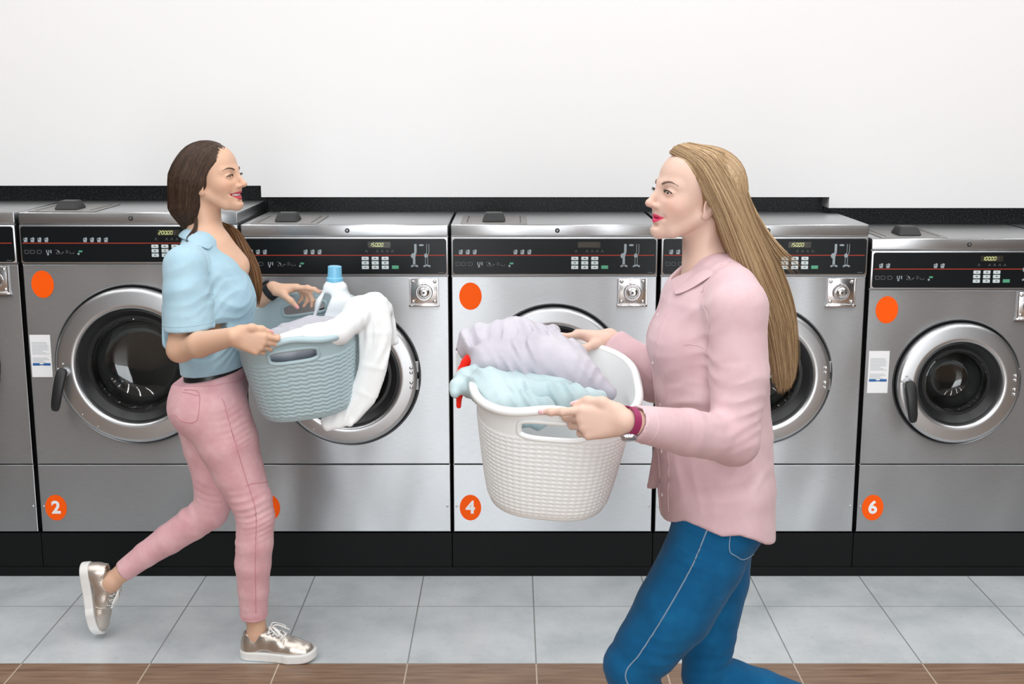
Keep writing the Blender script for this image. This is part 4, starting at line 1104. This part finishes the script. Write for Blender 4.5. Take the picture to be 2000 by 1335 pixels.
# ------------------------------------------------------------------ woman in the pink shirt (walks to the left, nearer the camera)
def woman_pink():
    D0 = 2.80
    p = lambda x, y, d=0: npv(at(x, y, D0 + d))
    W = thing('person', 'blonde woman in long pink shirt and blue jeans carrying the white basket', 'person', (.36, 2.75, 0))
    rng = np.random.default_rng(8)
    H = HeadFrame(p(1351, 382), math.radians(198), math.radians(-9), 0, .96)
    skin_c, lip_c, cheek_c = srgb(216, 183, 167), srgb(214, 62, 102), srgb(222, 162, 146)
    b = Sculpt(); nb = p(1384, 530)
    sculpt_head(b, H, .35, nb, 1.03, .0024)
    b.lofts([(p(1394, 530), (.055, .09)), (p(1390, 590), (.085, .135)), (p(1388, 670), (.095, .13)), (p(1390, 780), (.080, .11)), (p(1395, 880), (.085, .125)), (p(1396, 960), (.10, .15)), (p(1396, 1010), (.10, .15))], (1, 0, 0), .03)
    b.cone(p(1390, 560, 0), p(1432, 588, -.15), .036, .038, .03); b.cone(p(1390, 560, 0), p(1350, 590, .15), .036, .038, .03)
    el, wr = p(1434, 860, -.20), p(1219, 822, -.385)
    b.chain([p(1437, 592, -.16), p(1440, 720, -.18), el], [.038, .038, .034], .03)
    b.chain([el, el*.62 + wr*.38, wr], [.033, .036, .0255], .025)
    hn = sculpt_hand(b, wr, (-.95, .08, -.07), (.02, 1, -.10), (0, 0, 1), [(4, 14, 10), (46, 70, 45), (54, 75, 45), (60, 75, 45)], -.02, .98,
                     thumb=[(.012, .022, .002), (.042, .040, .0), (.072, .043, .010), (.098, .036, .018)])
    el2, wr2 = p(1278, 742, .21), p(1190, 660, .275)
    b.chain([p(1350, 592, .15), p(1312, 670, .2), el2], [.038, .038, .034], .03)
    b.chain([el2, el2*.6 + wr2*.4, wr2], [.033, .035, .0250], .025)
    hf = sculpt_hand(b, wr2, (-1, -.04, .14), (-.10, -.16, -1), (0, -1, 0), [(16, 22, 14), (26, 40, 25), (36, 50, 30), (45, 55, 35)], .08, .95,
                     thumb=[(.012, .022, .008), (.040, .036, .020), (.066, .044, .034), (.088, .046, .046)])
    kn, kf = p(1232, 1298, -.12), p(1378, 1318, .04)
    an = kn + npv((.085, .0, -.365)); an[2] = .105; af = kf + npv((.35, .01, -.115))
    b.chain([p(1396, 1010, -.085), p(1262, 1265, -.115), kn, kn*.6 + an*.4, an], [.060, .048, .046, .044, .031], .02)
    b.chain([p(1398, 1010, .085), p(1384, 1240, .05), kf, kf*.6 + af*.4, af], [.066, .048, .044, .042, .030], .02)
    b.cone(an, an + npv((.01, 0, -.06)), .028, .024, .02); b.cone(an + npv((-.01, 0, -.03)), an + npv((-.08, 0, -.07)), .026, .02, .02)
    fx = npv((-.35, 0, -.93)); fz = npv((-.93, 0, .35))
    b.cone(af, af - fz*.06, .028, .024, .02); b.cone(af - fz*.03, af - fz*.06 + fx*.08, .026, .02, .02)
    b.mesh('body', .0021, SKIN, W, face_tint(H, skin_c, lip_c, cheek_c, .35, .0028))
    NAIL = mat('nail_varnish_pink', (.80, .50, .52, 1), .3)
    for hd in (hn, hf):
        tp = hd['thumb']; nail(tp[3], tp[3] - tp[2], hd['t'] - hd['n']*.3, .0078, NAIL, W)
        pt, f, _, n = hd['tips'][0]; nail(pt, f, -(n - f*(n @ f)), .0064, NAIL, W)
    eyes(H, W, ('grey', (.10, .13, .15, 1)), (1, .4, -.25))
    brow_lash(b, H, W, (.19, .125, .095, 1), True, .6)
    # ---- jeans
    hx = [at(x, y, 2.64) for x, y in ((1240, 1062), (1290, 1042), (1315, 1034), (1342, 1022), (1375, 1034), (1405, 1046), (1440, 1044), (1470, 1054), (1500, 1068), (1540, 1076))]
    HX, HZ = np.array([v.x for v in hx]), np.array([v.z for v in hx])
    j = Sculpt(); ux = (1, 0, 0)
    j.lofts([(p(1396, 900), (.085, .120)), (p(1398, 960), (.098, .140)), (p(1398, 1015), (.104, .155))], ux, .03)
    for d in (-.065, .065): j.ell(p(1422, 1004, d), (.080, .080, .085), None, .05)
    j.chain([p(1398, 1010, -.085), p(1374, 1090, -.09), p(1317, 1190, -.105), p(1264, 1262, -.115), kn, kn*.8 + an*.2, kn*.55 + an*.45, an], [.088, .094, .090, .074, .062, .059, .057, .040], .03)
    j.chain([p(1402, 1010, .085), p(1396, 1130, .07), p(1384, 1240, .05), kf, kf*.8 + af*.2, kf*.6 + af*.4, af], [.088, .082, .065, .057, .056, .054, .038], .03)
    j.cut(an + npv((0, 0, .01)), (0, 0, -1), .09)
    q = af - kf; q /= np.linalg.norm(q); j.cut(af - q*.01, q, .09)
    j.func(lambda P: (P[:, 2] - np.interp(P[:, 0], HX, HZ) - .015*np.sin(P[:, 1]*-14 - .6) - .012)*.9, p(1400, 1050), 9, .004, '&')
    j.disp = folds([(p(1290, 1215, -.15), kn + npv((0, -.04, -.1)), .0020, 4.5, .10, .4), (p(1390, 1040, -.17), p(1350, 1140, -.18), .0011, 4, .08, 1.3), (p(1390, 1200, .05), kf + npv((.02, 0, -.05)), .0024, 4, .09, .8)]); j.dmax = .007
    DEN = fabric('blue_denim', srgb(6, 86, 132), .85, 1200, .35, (14, srgb(3, 78, 122), srgb(12, 95, 142)), .08)
    ST = mat('pale_stitching', srgb(120, 146, 170), .9)
    jo = j.mesh('jeans', .0046, DEN, W)
    seam('side_seam', [p(1377, 1038, -.19), p(1345, 1110, -.2), p(1296, 1200, -.2), p(1250, 1275, -.19), p(1222, 1320, -.18)] + [kn + npv((.02, -.08, -.08)), kn + npv((.05, -.08, -.22))], j, .0019, ST, jo, 110)
    seam('back_pocket', [p(1432, 1036, -.19), p(1430, 1078, -.19), p(1446, 1092, -.18), p(1462, 1098, -.16), p(1476, 1084, -.12)], j, .0015, ST, jo, 60)
    # ---- shirt
    s = Sculpt()
    s.lofts([(p(1394, 528), (.058, .11)), (p(1388, 585), (.110, .160)), (p(1385, 660), (.126, .158)), (p(1389, 750), (.129, .150)), (p(1394, 850), (.132, .152)), (p(1399, 950), (.133, .180)), (p(1400, 1090), (.132, .214))], ux, .04)
    s.cone(p(1325, 665, -.06), p(1325, 665, .06), .058, .058, .06)
    s.chain([p(1402, 538, -.03), p(1430, 566, -.12), p(1437, 600, -.158)], [.046, .054, .064], .03)
    s.chain([p(1380, 540, .03), p(1352, 580, .13)], [.045, .056], .03)
    s.chain([p(1437, 600, -.158), p(1444, 730, -.18), el], [.064, .063, .050], .025)
    s.chain([el, el*.55 + wr*.45, p(1226, 823, -.380)], [.050, .049, .034], .025)
    s.chain([p(1352, 582, .13), p(1316, 672, .2), el2], [.058, .058, .050], .025)
    s.chain([el2, el2*.5 + wr2*.5, p(1180, 653, .275)], [.050, .046, .034], .025)
    s.chain([p(1300, 880, .11), p(1276, 955, .135), p(1264, 1008, .14)], [.030, .016, .010], .02)
    s.chain([p(1390, 500, .0), p(1352, 528, .0), p(1318, 560, .0)], [.050, .040, .014], .008, '-')
    s.func(lambda P: (np.interp(P[:, 0], HX, HZ) - P[:, 2] - .015*np.sin(P[:, 1]*14 + .6))*.9, p(1400, 1050), 9, .004, '&')
    ax = wr - el; ax /= np.linalg.norm(ax); cu = p(1238, 823, -.372); s.cut(cu, ax, .08); s.cone(cu - ax*.002, cu + ax*.03, .0290, .0290, .003, '-')
    ax2 = wr2 - el2; ax2 /= np.linalg.norm(ax2); cu2 = wr2 - ax2*.012; s.cut(cu2, ax2, .075); s.cone(cu2 - ax2*.002, cu2 + ax2*.03, .0285, .0285, .003, '-')
    s.disp = folds([(p(1440, 700, -.22), p(1430, 880, -.22), .0024, 3.5, .09, .7), (p(1400, 840, -.24), p(1250, 820, -.33), .0012, 4, .07, 1.6), (p(1330, 600, -.15), p(1400, 760, -.16), .0030, 2.5, .12, .3),
                    (p(1310, 740, -.12), p(1420, 1000, -.17), .0034, 3.5, .14, 2.6), (p(1480, 600, -.1), p(1490, 960, -.1), .0030, 4, .10, 1.1), (p(1340, 520, -.1), p(1440, 600, -.15), .0022, 2.5, .09, 2.1), (p(1300, 900, -.1), p(1480, 920, -.1), .0026, 3, .12, .2)]); s.dmax = .011
    PK = fabric('pink_cotton', srgb(210, 179, 184), .85, 1300, .2, (8, srgb(204, 170, 176), srgb(217, 189, 193)))
    so = s.mesh('shirt', .0040, PK, W)
    out = lambda rows: [rows[0]] + [[q if s.eval(q[None])[0] > .003 else s.snap([q], .003)[0] for q in r] for r in rows[1:]]
    sheet('collar', out([[p(1424, 502, .03), p(1422, 500, -.042), p(1394, 511, -.070), p(1356, 531, -.070), p(1324, 556, -.045)],
                         [p(1434, 500, .03), p(1430, 503, -.070), p(1394, 520, -.105), p(1352, 545, -.105), p(1318, 566, -.065)],
                         [p(1444, 512, .03), p(1438, 522, -.090), p(1394, 540, -.134), p(1350, 566, -.118), p(1312, 580, -.09)]]), PK, .0025, so, 2)
    sheet('collar', out([[p(1424, 502, .03), p(1412, 500, .070), p(1380, 512, .075), p(1346, 534, .066), p(1320, 556, .04)],
                         [p(1434, 500, .03), p(1420, 500, .100), p(1384, 518, .105), p(1340, 545, .098), p(1312, 566, .06)],
                         [p(1444, 512, .03), p(1428, 516, .13), p(1388, 536, .140), p(1336, 568, .13), p(1306, 580, .09)]]), PK, .0025, so, 2)
    seam('placket', [p(1306, 582, -.03), p(1292, 640, -.02), p(1284, 740, -.02), p(1288, 860, -.02), p(1292, 1000, -.02)], s, .0012, PK, so, 60)
    seam('placket', [p(1318, 590, -.07), p(1306, 640, -.08), p(1298, 740, -.08), p(1300, 860, -.08), p(1304, 1000, -.08)], s, .0010, PK, so, 60)
    seam('shoulder_seam', [p(1424, 552, -.1), p(1410, 610, -.17), p(1402, 690, -.17)], s, .0009, PK, so, 30)
    seam('chest_pocket', [p(1332, 672, -.15), p(1362, 682, -.17), p(1386, 686, -.17)], s, .0009, PK, so, 24)
    a = np.linspace(0, 2*PI, 40, endpoint=False)
    v = np.cross(ax, npv((0, 0, 1))); v /= np.linalg.norm(v); u = np.cross(v, ax)
    bm = BM(); tube(bm, s.snap([cu - ax*.035 + (v*math.cos(q) + u*math.sin(q))*.04 for q in a]), .0013, 5, True); adopt(obj('cuff_stitching', bm, PK, None, 0), so)
    for q in (620, 700, 790, 880, 965):
        c = s.snap([p(1293 if q < 800 else 1296, q, -.045)])[0]; bm = BM(); bmesh.ops.create_uvsphere(bm, u_segments=12, v_segments=8, radius=.0048)
        for vv in bm.verts: vv.co.x *= .4
        bmesh.ops.translate(bm, verts=bm.verts, vec=Vector(c)); adopt(obj('shirt_button', bm, mat('pearl_button', (.8, .68, .70, 1), .3), None, 0), so)
    # ---- long hair streaming back
    hs_ = Sculpt()
    Eh = lambda c, r, k=.01, op='+': hs_.ell(H.w(c), npv(r)*H.s, H.M, k, op)
    Eh((-.018, 0, .030), (.099, .0815, .0880)); Eh((.084, 0, -.030), (.100, .150, .100), .006, '-')
    hs_.chain([p(1405, 370, -.02), p(1428, 430, -.03), p(1458, 520, -.03), p(1495, 610, -.02), p(1520, 690, -.01)], [.055, .040, .032, .026, .014], .03)
    hs_.chain([p(1400, 350, .02), p(1425, 430, .03), p(1448, 510, .03), p(1485, 600, .03), p(1508, 680, .03)], [.055, .045, .034, .026, .014], .03)
    dk, lt = srgb(132, 103, 72), srgb(208, 179, 140)
    cap = take_raw(hs_.mesh('cap', .0032, HAIR, None, lambda P: np.concatenate([np.tile(lin(srgb(138, 108, 76)), (len(P), 1)), np.ones((len(P), 1))], 1)))
    hs_.c0 = p(1400, 380)
    g = [[p(1308, 297, -.012), p(1345, 322, -.056), p(1374, 372, -.082), p(1400, 425, -.088), p(1424, 490, -.080), p(1460, 580, -.064), p(1498, 690, -.040), p(1505, 740, -.03)],
         [p(1318, 286, -.008), p(1368, 316, -.066), p(1404, 376, -.092), p(1436, 448, -.094), p(1470, 540, -.088), p(1504, 630, -.066), p(1522, 740, -.044), p(1524, 770, -.03)],
         [p(1332, 281, -.004), p(1392, 304, -.060), p(1432, 368, -.080), p(1466, 448, -.084), p(1506, 540, -.072), p(1538, 630, -.052), p(1544, 720, -.030), p(1540, 765, -.02)],
         [p(1345, 280, .0), p(1414, 297, -.022), p(1450, 350, -.026), p(1480, 430, -.026), p(1520, 510, -.022), p(1550, 600, -.014), p(1557, 690, -.004), p(1550, 745, .0)],
         [p(1347, 280, .004), p(1412, 297, .036), p(1446, 352, .046), p(1477, 440, .046), p(1509, 520, .046), p(1540, 600, .044), p(1546, 690, .040), p(1542, 740, .03)],
         [p(1328, 284, .010), p(1378, 310, .072), p(1418, 398, .086), p(1440, 480, .080), p(1474, 580, .070), p(1500, 660, .060), p(1514, 730, .050), p(1516, 750, .04)]]
    mid = [p(1350, 330), p(1385, 350), p(1410, 385), p(1432, 440), p(1462, 520), p(1498, 610), p(1522, 690), p(1524, 745)]
    P1 = hair_mesh('h', g, 6500, dk, lt, W, rng, .0008, 22, (.80, 1.0), mid, .0032, .0012, 1.4)
    g2 = [q[:4] for q in g]
    P2 = hair_mesh('h', [list(catmull(q, 10)) for q in g2], 3200, dk, lt, W, rng, .0008, 16, (1, 1), None, .001, surf=hs_)
    stray = [[p(1440, 350, -.03), p(1478, 430, -.04), p(1520, 500, -.04), p(1560, 545, -.03)], [p(1450, 360, -.02), p(1490, 440, -.02), p(1530, 490, -.02), p(1572, 520, -.01)]]
    P3 = hair_mesh('s', stray, 46, dk, lt, W, rng, .0008, 14, (1, 1), None, .004)
    join_raw('hair', [cap, P1, P2, P3], HAIR, W)
    # ---- watch on the near wrist
    c = wr - ax*.010; R0 = .0285; wm = mat('magenta_strap', srgb(150, 44, 92), .5)
    bm = BM()
    ring = lambda r, off: [bm.verts.new(c + ax*off + (v*math.cos(q) + u*math.sin(q))*r) for q in a]
    L4 = [ring(R0, -.008), ring(R0 + .003, -.009), ring(R0 + .003, .009), ring(R0, .008)]
    for r0, r1 in zip(L4, L4[1:] + L4[:1]):
        for i in range(len(r0)): bm.faces.new((r0[i], r0[(i+1) % len(r0)], r1[(i+1) % len(r0)], r1[i]))
    wa = adopt(obj('watch_strap', bm, wm, None, 40), W); wa['label'] = 'magenta watch strap'
    dn = (-u*.86 - npv((0, 1, 0))*.5); dn = dn - ax*(dn @ ax); dn /= np.linalg.norm(dn)
    bm = BM(); lathe(bm, [(0, .010), (.013, .010), (.0160, .008), (.0165, .003), (.0150, 0), (0, 0)], 32)
    sd = np.cross(dn, ax)
    for q in bm.verts: q.co = Vector(c + dn*(R0 - .001) + ax*q.co.x + dn*q.co.y + sd*q.co.z)
    adopt(obj('watch_case', bm, mat('watch_silver', (.62, .63, .68, 1), .25, .9), None, 40), wa)
    # ---- shoes
    WL = mat('white_leather', (.75, .75, .74, 1), .45)
    sneaker(W, (an[0] + .052, an[1], .0005), (-1, 0, 0), (0, 0, 1), .250, None, WL)
    sneaker(W, af - fx*.05 - fz*.085, fx, fz, .250, None, WL)
    return W
woman_pink()
# ------------------------------------------------------------------ laundry baskets and what they hold
def basket(label, near, far, up, b, m, pattern, h=.235, base=.78):
    N_, F_ = npv(near), npv(far); U = F_ - N_; a = np.linalg.norm(U)/2; U = U/(2*a)
    Wv = npv(up); Wv = Wv - U*(Wv @ U); Wv /= np.linalg.norm(Wv); V = np.cross(U, Wv); O = (N_ + F_)/2
    root = thing('laundry_basket', label, 'laundry basket', tuple(O - Wv*h), 'laundry baskets')
    def sup(t, n=2.9):
        c, s = np.cos(t), np.sin(t); return np.sign(c)*np.abs(c)**(2/n), np.sign(s)*np.abs(s)**(2/n)
    def lift(u, v): return .020*np.exp(-(v/.075)**2)*(np.abs(u) > .7*a)
    def pt(t, q, off=0.0):
        """t around, q 0 bottom to 1 rim"""
        cu, cv = sup(t); k = base + (1 - base)*q**.8
        u, v = (a*k + off)*cu, (b*(k - .02*(1 - q)) + off)*cv
        w = (q - 1)*h + lift(u, v)*q**3
        return O + u[..., None]*U + v[..., None]*V + w[..., None]*Wv, u, v
    nt, nq = 420, 120
    t = np.linspace(0, 2*PI, nt, endpoint=False); q = np.linspace(0, 1, nq)
    # even spacing around the outline
    P0, _, _ = pt(t, np.ones_like(t)); dl = np.r_[0, np.cumsum(np.linalg.norm(np.diff(np.vstack([P0, P0[:1]]), axis=0), axis=1))]
    t = np.interp(np.linspace(0, dl[-1], nt, endpoint=False), dl, np.r_[t, 2*PI])
    s = np.arange(nt)/nt
    T, Q = np.meshgrid(t, q, indexing='ij'); Sg = np.repeat(s[:, None], nq, 1)
    band = sstep(.02, .06, Q)*sstep(.80, .76, Q)
    if pattern == 'knit':
        rows = 19; off = .0030*band*np.abs(np.sin(PI*(Q*rows + .13*np.sin(2*PI*Sg*52) + .08*np.sin(2*PI*Sg*23))))**.7
    else:
        rows, cols = 26, 92; off = .0022*band*np.maximum(np.abs(np.cos(PI*Q*rows))**3, np.abs(np.cos(PI*Sg*cols))**4)
    outer, u, v = pt(T, Q, off); inner, _, _ = pt(T, Q, -.0045 + 0*off)
    w = (Q - 1)*h + lift(u, v)*Q**3
    slot = (np.abs(u) > .7*a) & (((np.abs(v)/.070)**4 + (np.abs(w + .030)/.019)**4) < 1)
    idx = np.arange(nt*nq).reshape(nt, nq); nx = np.roll(idx, -1, 0)
    cell = ~(slot[:, :-1] & slot[:, 1:] & np.roll(slot, -1, 0)[:, :-1] & np.roll(slot, -1, 0)[:, 1:])
    qo = np.stack([idx[:, :-1], nx[:, :-1], nx[:, 1:], idx[:, 1:]], -1)[cell]
    n1 = nt*nq; qi = qo[:, ::-1] + n1
    top = np.stack([idx[:, -1], nx[:, -1], nx[:, -1] + n1, idx[:, -1] + n1], -1)
    X = np.concatenate([outer.reshape(-1, 3), inner.reshape(-1, 3)])
    # floor
    fl = [X.shape[0]]; rings = []; low = outer[:, 0]; c0 = low.mean(0)
    extra = []; prev = idx[:, 0]; cnt = len(X); fq = []
    for k in (.66, .33, .02):
        extra.append(c0 + (low - c0)*k); cur = cnt + np.arange(nt); cnt += nt
        fq.append(np.stack([np.roll(prev, -1), prev, cur, np.roll(cur, -1)], -1)); prev = cur
    off_in = cnt; prev = idx[:, 0] + n1
    for k in (.66, .33, .02):
        extra.append(c0 + Wv*.004 + (low - c0)*k*.97); cur = cnt + np.arange(nt); cnt += nt
        fq.append(np.stack([prev, np.roll(prev, -1), np.roll(cur, -1), cur], -1)); prev = cur
    X = np.concatenate([X] + extra); QQ = np.concatenate([qo, qi, top] + fq)
    adopt(raw_mesh('basket_body', X, QQ, m), root)
    bm = BM(); tt = t[::3]; R, uu, vv_ = pt(tt, np.ones_like(tt), .004); tube(bm, R, .0098, 10, True, up=Wv); adopt(obj('rim', bm, m, None, 0), root)
    for sgn in (-1, 1):
        bm = BM(); pts = []
        for k in np.linspace(0, 2*PI, 48, endpoint=False):
            cv, cw = sup(np.array(k), 4.0); v_, w_ = .0715*cv, -.030 + .0205*cw
            # find the wall point at this width and height
            qq = np.clip(1 + (w_ - .012)/h, .3, 1); kk = base + (1 - base)*qq**.8
            u_ = a*kk*(1 - min(1, abs(v_)/(b*kk))**2.9)**(1/2.9)
            pts.append(O + U*(sgn*(u_ - .001)) + V*v_ + Wv*(w_ + .0))
        tube(bm, pts, .0062, 8, True); adopt(obj('handle', bm, m, None, 0), root)
    return root, dict(O=O, U=U, V=V, W=Wv, a=a, b=b, h=h)
BLUEPL = mat('blue_grey_plastic', srgb(172, 194, 200), .48)
WHITEPL = mat('white_plastic', srgb(238, 241, 241), .42)
q1 = lambda x, y, d: npv(at(x, y, 3.78 + d)); q2 = lambda x, y, d: npv(at(x, y, 2.80 + d))
B1, f1 = basket('blue grey plastic laundry basket carried by the woman in blue', at(569, 677, 3.49), at(592, 583, 4.03), (-.13, 0, 1), .183, BLUEPL, 'knit', .240, .83)
B2, f2 = basket('white plastic laundry basket carried by the woman in pink', at(1083, 818, 2.47), at(1090, 672, 3.06), (.07, 0, 1), .180, WHITEPL, 'grid', .250, .77)

def cloth(name, label, cat, build, m, h, fold, dmax):
    s = Sculpt(); build(s); s.disp = folds(fold); s.dmax = dmax
    o = s.mesh(name, h, m); return tag(o, label, cat), s
WHITEC = fabric('white_cotton', srgb(240, 243, 244), .9, 900, .25)
GREYC = fabric('grey_jersey', srgb(186, 186, 194), .9, 900, .25)
LILAC = fabric('lilac_jersey', srgb(187, 184, 193), .9, 900, .25, (10, srgb(179, 175, 186), srgb(196, 193, 201)))
AQUA = fabric('pale_aqua_cotton', srgb(174, 194, 198), .9, 900, .25, (10, srgb(162, 184, 189), srgb(186, 204, 207)))
RED = fabric('red_cotton', srgb(222, 32, 14), .85, 900, .25)
def b_grey(s):
    s.ell(q1(600, 672, .02), (.15, .19, .05), None, .03)
    s.chain([q1(560, 658, -.02), q1(610, 644, .0), q1(680, 642, -.02)], [.042, .044, .036], .04)
    s.chain([q1(545, 668, -.10), q1(600, 668, -.12)], [.045, .05], .04)
cloth('garment', 'light grey garment lying in the middle of the blue grey basket', 'garment', b_grey, GREYC, .005, [(q1(520, 640, 0), q1(690, 640, -.05), .006, 3, .12, .5)], .012)
def b_white(s):
    s.chain([q1(556, 664, -.225), q1(610, 657, -.235), q1(660, 648, -.215), q1(705, 612, -.10)], [.022, .036, .038, .040], .03)
    s.chain([q1(640, 662, -.16), q1(700, 622, -.04)], [.038, .040], .03)
    s.chain([q1(700, 604, -.06), q1(732, 594, -.07), q1(748, 606, -.08)], [.040, .036, .028], .03)
    y = (1, 0, 0)
    for (a, ra), (b, rb) in zip(*(lambda L: (L, L[1:]))([(q1(726, 592, -.09), (.050, .030)), (q1(734, 650, -.11), (.050, .018)), (q1(729, 716, -.13), (.043, .014)), (q1(712, 768, -.14), (.042, .013)), (q1(678, 810, -.15), (.036, .013)), (q1(634, 828, -.16), (.024, .012))])):
        s.loft(a, b, ra, rb, y, .007)
    s.loft(q1(742, 600, -.05), q1(754, 672, -.06), (.038, .022), (.040, .012), y, .02)
    c = q1(752, 684, -.06); s.cut(c + npv((.0, 0, 0)), (.12, 0, -1), .05)
cloth('towel', 'white towel hanging over the right side of the blue grey basket', 'towel', b_white, WHITEC, .0042,
      [(q1(680, 620, -.12), q1(785, 640, -.12), .0050, 3.2, .09, .5), (q1(680, 700, -.14), q1(780, 715, -.14), .0050, 3.2, .09, 1.5), (q1(650, 770, -.15), q1(740, 840, -.15), .0045, 3.2, .08, .6), (q1(580, 660, -.22), q1(690, 640, -.2), .0035, 3, .06, 2.2)], .012)
# detergent bottle standing in the far part of the blue basket
def detergent():
    c = q1(651, 520, .14); zt = c[2]; Hh = .285; O = npv((c[0] - .004, c[1], zt - Hh)); tilt = .03
    Mx = np.array(Matrix.Rotation(tilt, 3, 'Y'), np.float32); T = lambda p: O + Mx @ npv(p)
    root = thing('detergent_bottle', 'white detergent jug with pale blue cap standing in the blue grey basket', 'bottle', tuple(O))
    s = Sculpt(); ux = Mx @ npv((1, 0, 0))
    s.lofts([(T((.004, 0, .020)), (.070, .040)), (T((.004, 0, .115)), (.071, .040)), (T((.002, 0, .165)), (.061, .037)), (T((.002, 0, .212)), (.038, .031))], ux, .02, 3.0)
    s.cone(T((0, 0, .21)), T((0, 0, .242)), .021, .019, .02)
    s.slab(T((0, 0, .002)), -(Mx @ npv((0, 0, 1))), .008)
    s.func(lambda P: np.maximum(np.abs((P - T((-.030, 0, .135))) @ (Mx @ npv((0, 1, 0)))) - .08, (lambda q: (lambda d, t: np.linalg.norm(d - t[:, None]*(Mx @ npv((.027, 0, .072))) - ((d - t[:, None]*(Mx @ npv((.027, 0, .072)))) @ (Mx @ npv((0, 1, 0))))[:, None]*(Mx @ npv((0, 1, 0))), axis=1) - .0125)(q, np.clip(q @ (Mx @ npv((.027, 0, .072)))/.0063, 0, 1)))(P - T((-.047, 0, .118)))), T((-.035, 0, .15)), .09, .010, '-')
    adopt(s.mesh('bottle_body', .0028, mat('white_bottle_plastic', srgb(232, 238, 241), .35)), root)
    bm = BM(); lathe(bm, [(.021, .232), (.0255, .232), (.0262, .236), (.0262, .249), (.0225, .252), (.0215, .285), (.018, .287), (0, .287)], 40)
    for v in bm.verts: v.co = Vector(T((v.co.x, v.co.z, v.co.y)))
    o = adopt(obj('cap', bm, mat('pale_blue_cap', srgb(122, 190, 222), .35), None, 40), root); o['label'] = 'pale blue screw cap'
detergent()
def b_lilac(s):
    s.chain([q2(930, 672, .06), q2(1000, 668, .06), q2(1075, 686, .05), q2(1115, 700, .03)], [.046, .056, .047, .042], .04)
    s.chain([q2(960, 705, -.02), q2(1040, 710, -.02), q2(1110, 725, -.02)], [.05, .06, .05], .04)
    s.chain([q2(1080, 705, 0), q2(1140, 742, -.04), q2(1188, 766, -.06)], [.055, .042, .020], .03)
    s.chain([q2(1020, 658, .08), q2(1062, 656, .09), q2(1085, 645, .09)], [.040, .026, .014], .03)
    s.ell(q2(1055, 772, .0), (.12, .15, .045), None, .03)
cloth('garment', 'crumpled lilac garment on top of the white basket', 'garment', b_lilac, LILAC, .0046,
      [(q2(905, 730, 0), q2(1060, 640, 0), .0130, 3.6, .12, .4), (q2(980, 745, -.02), q2(1150, 660, 0), .0125, 4.2, .11, 1.9), (q2(1080, 720, -.02), q2(1190, 745, -.08), .0060, 3, .06, .9)], .034)
def b_aqua(s):
    s.chain([q2(908, 744, -.05), q2(960, 760, -.11), q2(1040, 782, -.15), q2(1120, 783, -.16), q2(1172, 775, -.15)], [.028, .042, .046, .036, .016], .03)
    s.chain([q2(950, 752, -.12), q2(985, 795, -.20), q2(1050, 805, -.22)], [.034, .040, .036], .03)
    s.chain([q2(920, 742, -.06), q2(893, 754, -.10), q2(888, 768, -.12)], [.026, .017, .011], .02)
    s.chain([q2(940, 740, -.04), q2(1010, 752, -.06), q2(1100, 765, -.10)], [.030, .036, .030], .03)
cloth('garment', 'crumpled pale aqua garment at the near end of the white basket', 'garment', b_aqua, AQUA, .0044,
      [(q2(930, 800, -.12), q2(1060, 730, -.12), .0085, 3.0, .11, .4), (q2(1000, 820, -.2), q2(1170, 750, -.16), .0075, 3.0, .10, 1.7), (q2(890, 735, -.06), q2(930, 790, -.12), .0050, 2, .06, .9)], .028)
def b_red(s):
    s.chain([q2(905, 722, .0), q2(918, 708, .01), q2(945, 716, .02)], [.014, .018, .012], .02)
    s.chain([q2(900, 730, -.02), q2(897, 770, -.085), q2(896, 793, -.10)], [.012, .007, .006], .01)
cloth('red_cloth', 'small piece of red cloth showing at the left edge of the white basket', 'garment', b_red, RED, .0032, [(q2(900, 720, 0), q2(945, 712, .02), .0025, 2, .04, .4)], .005)
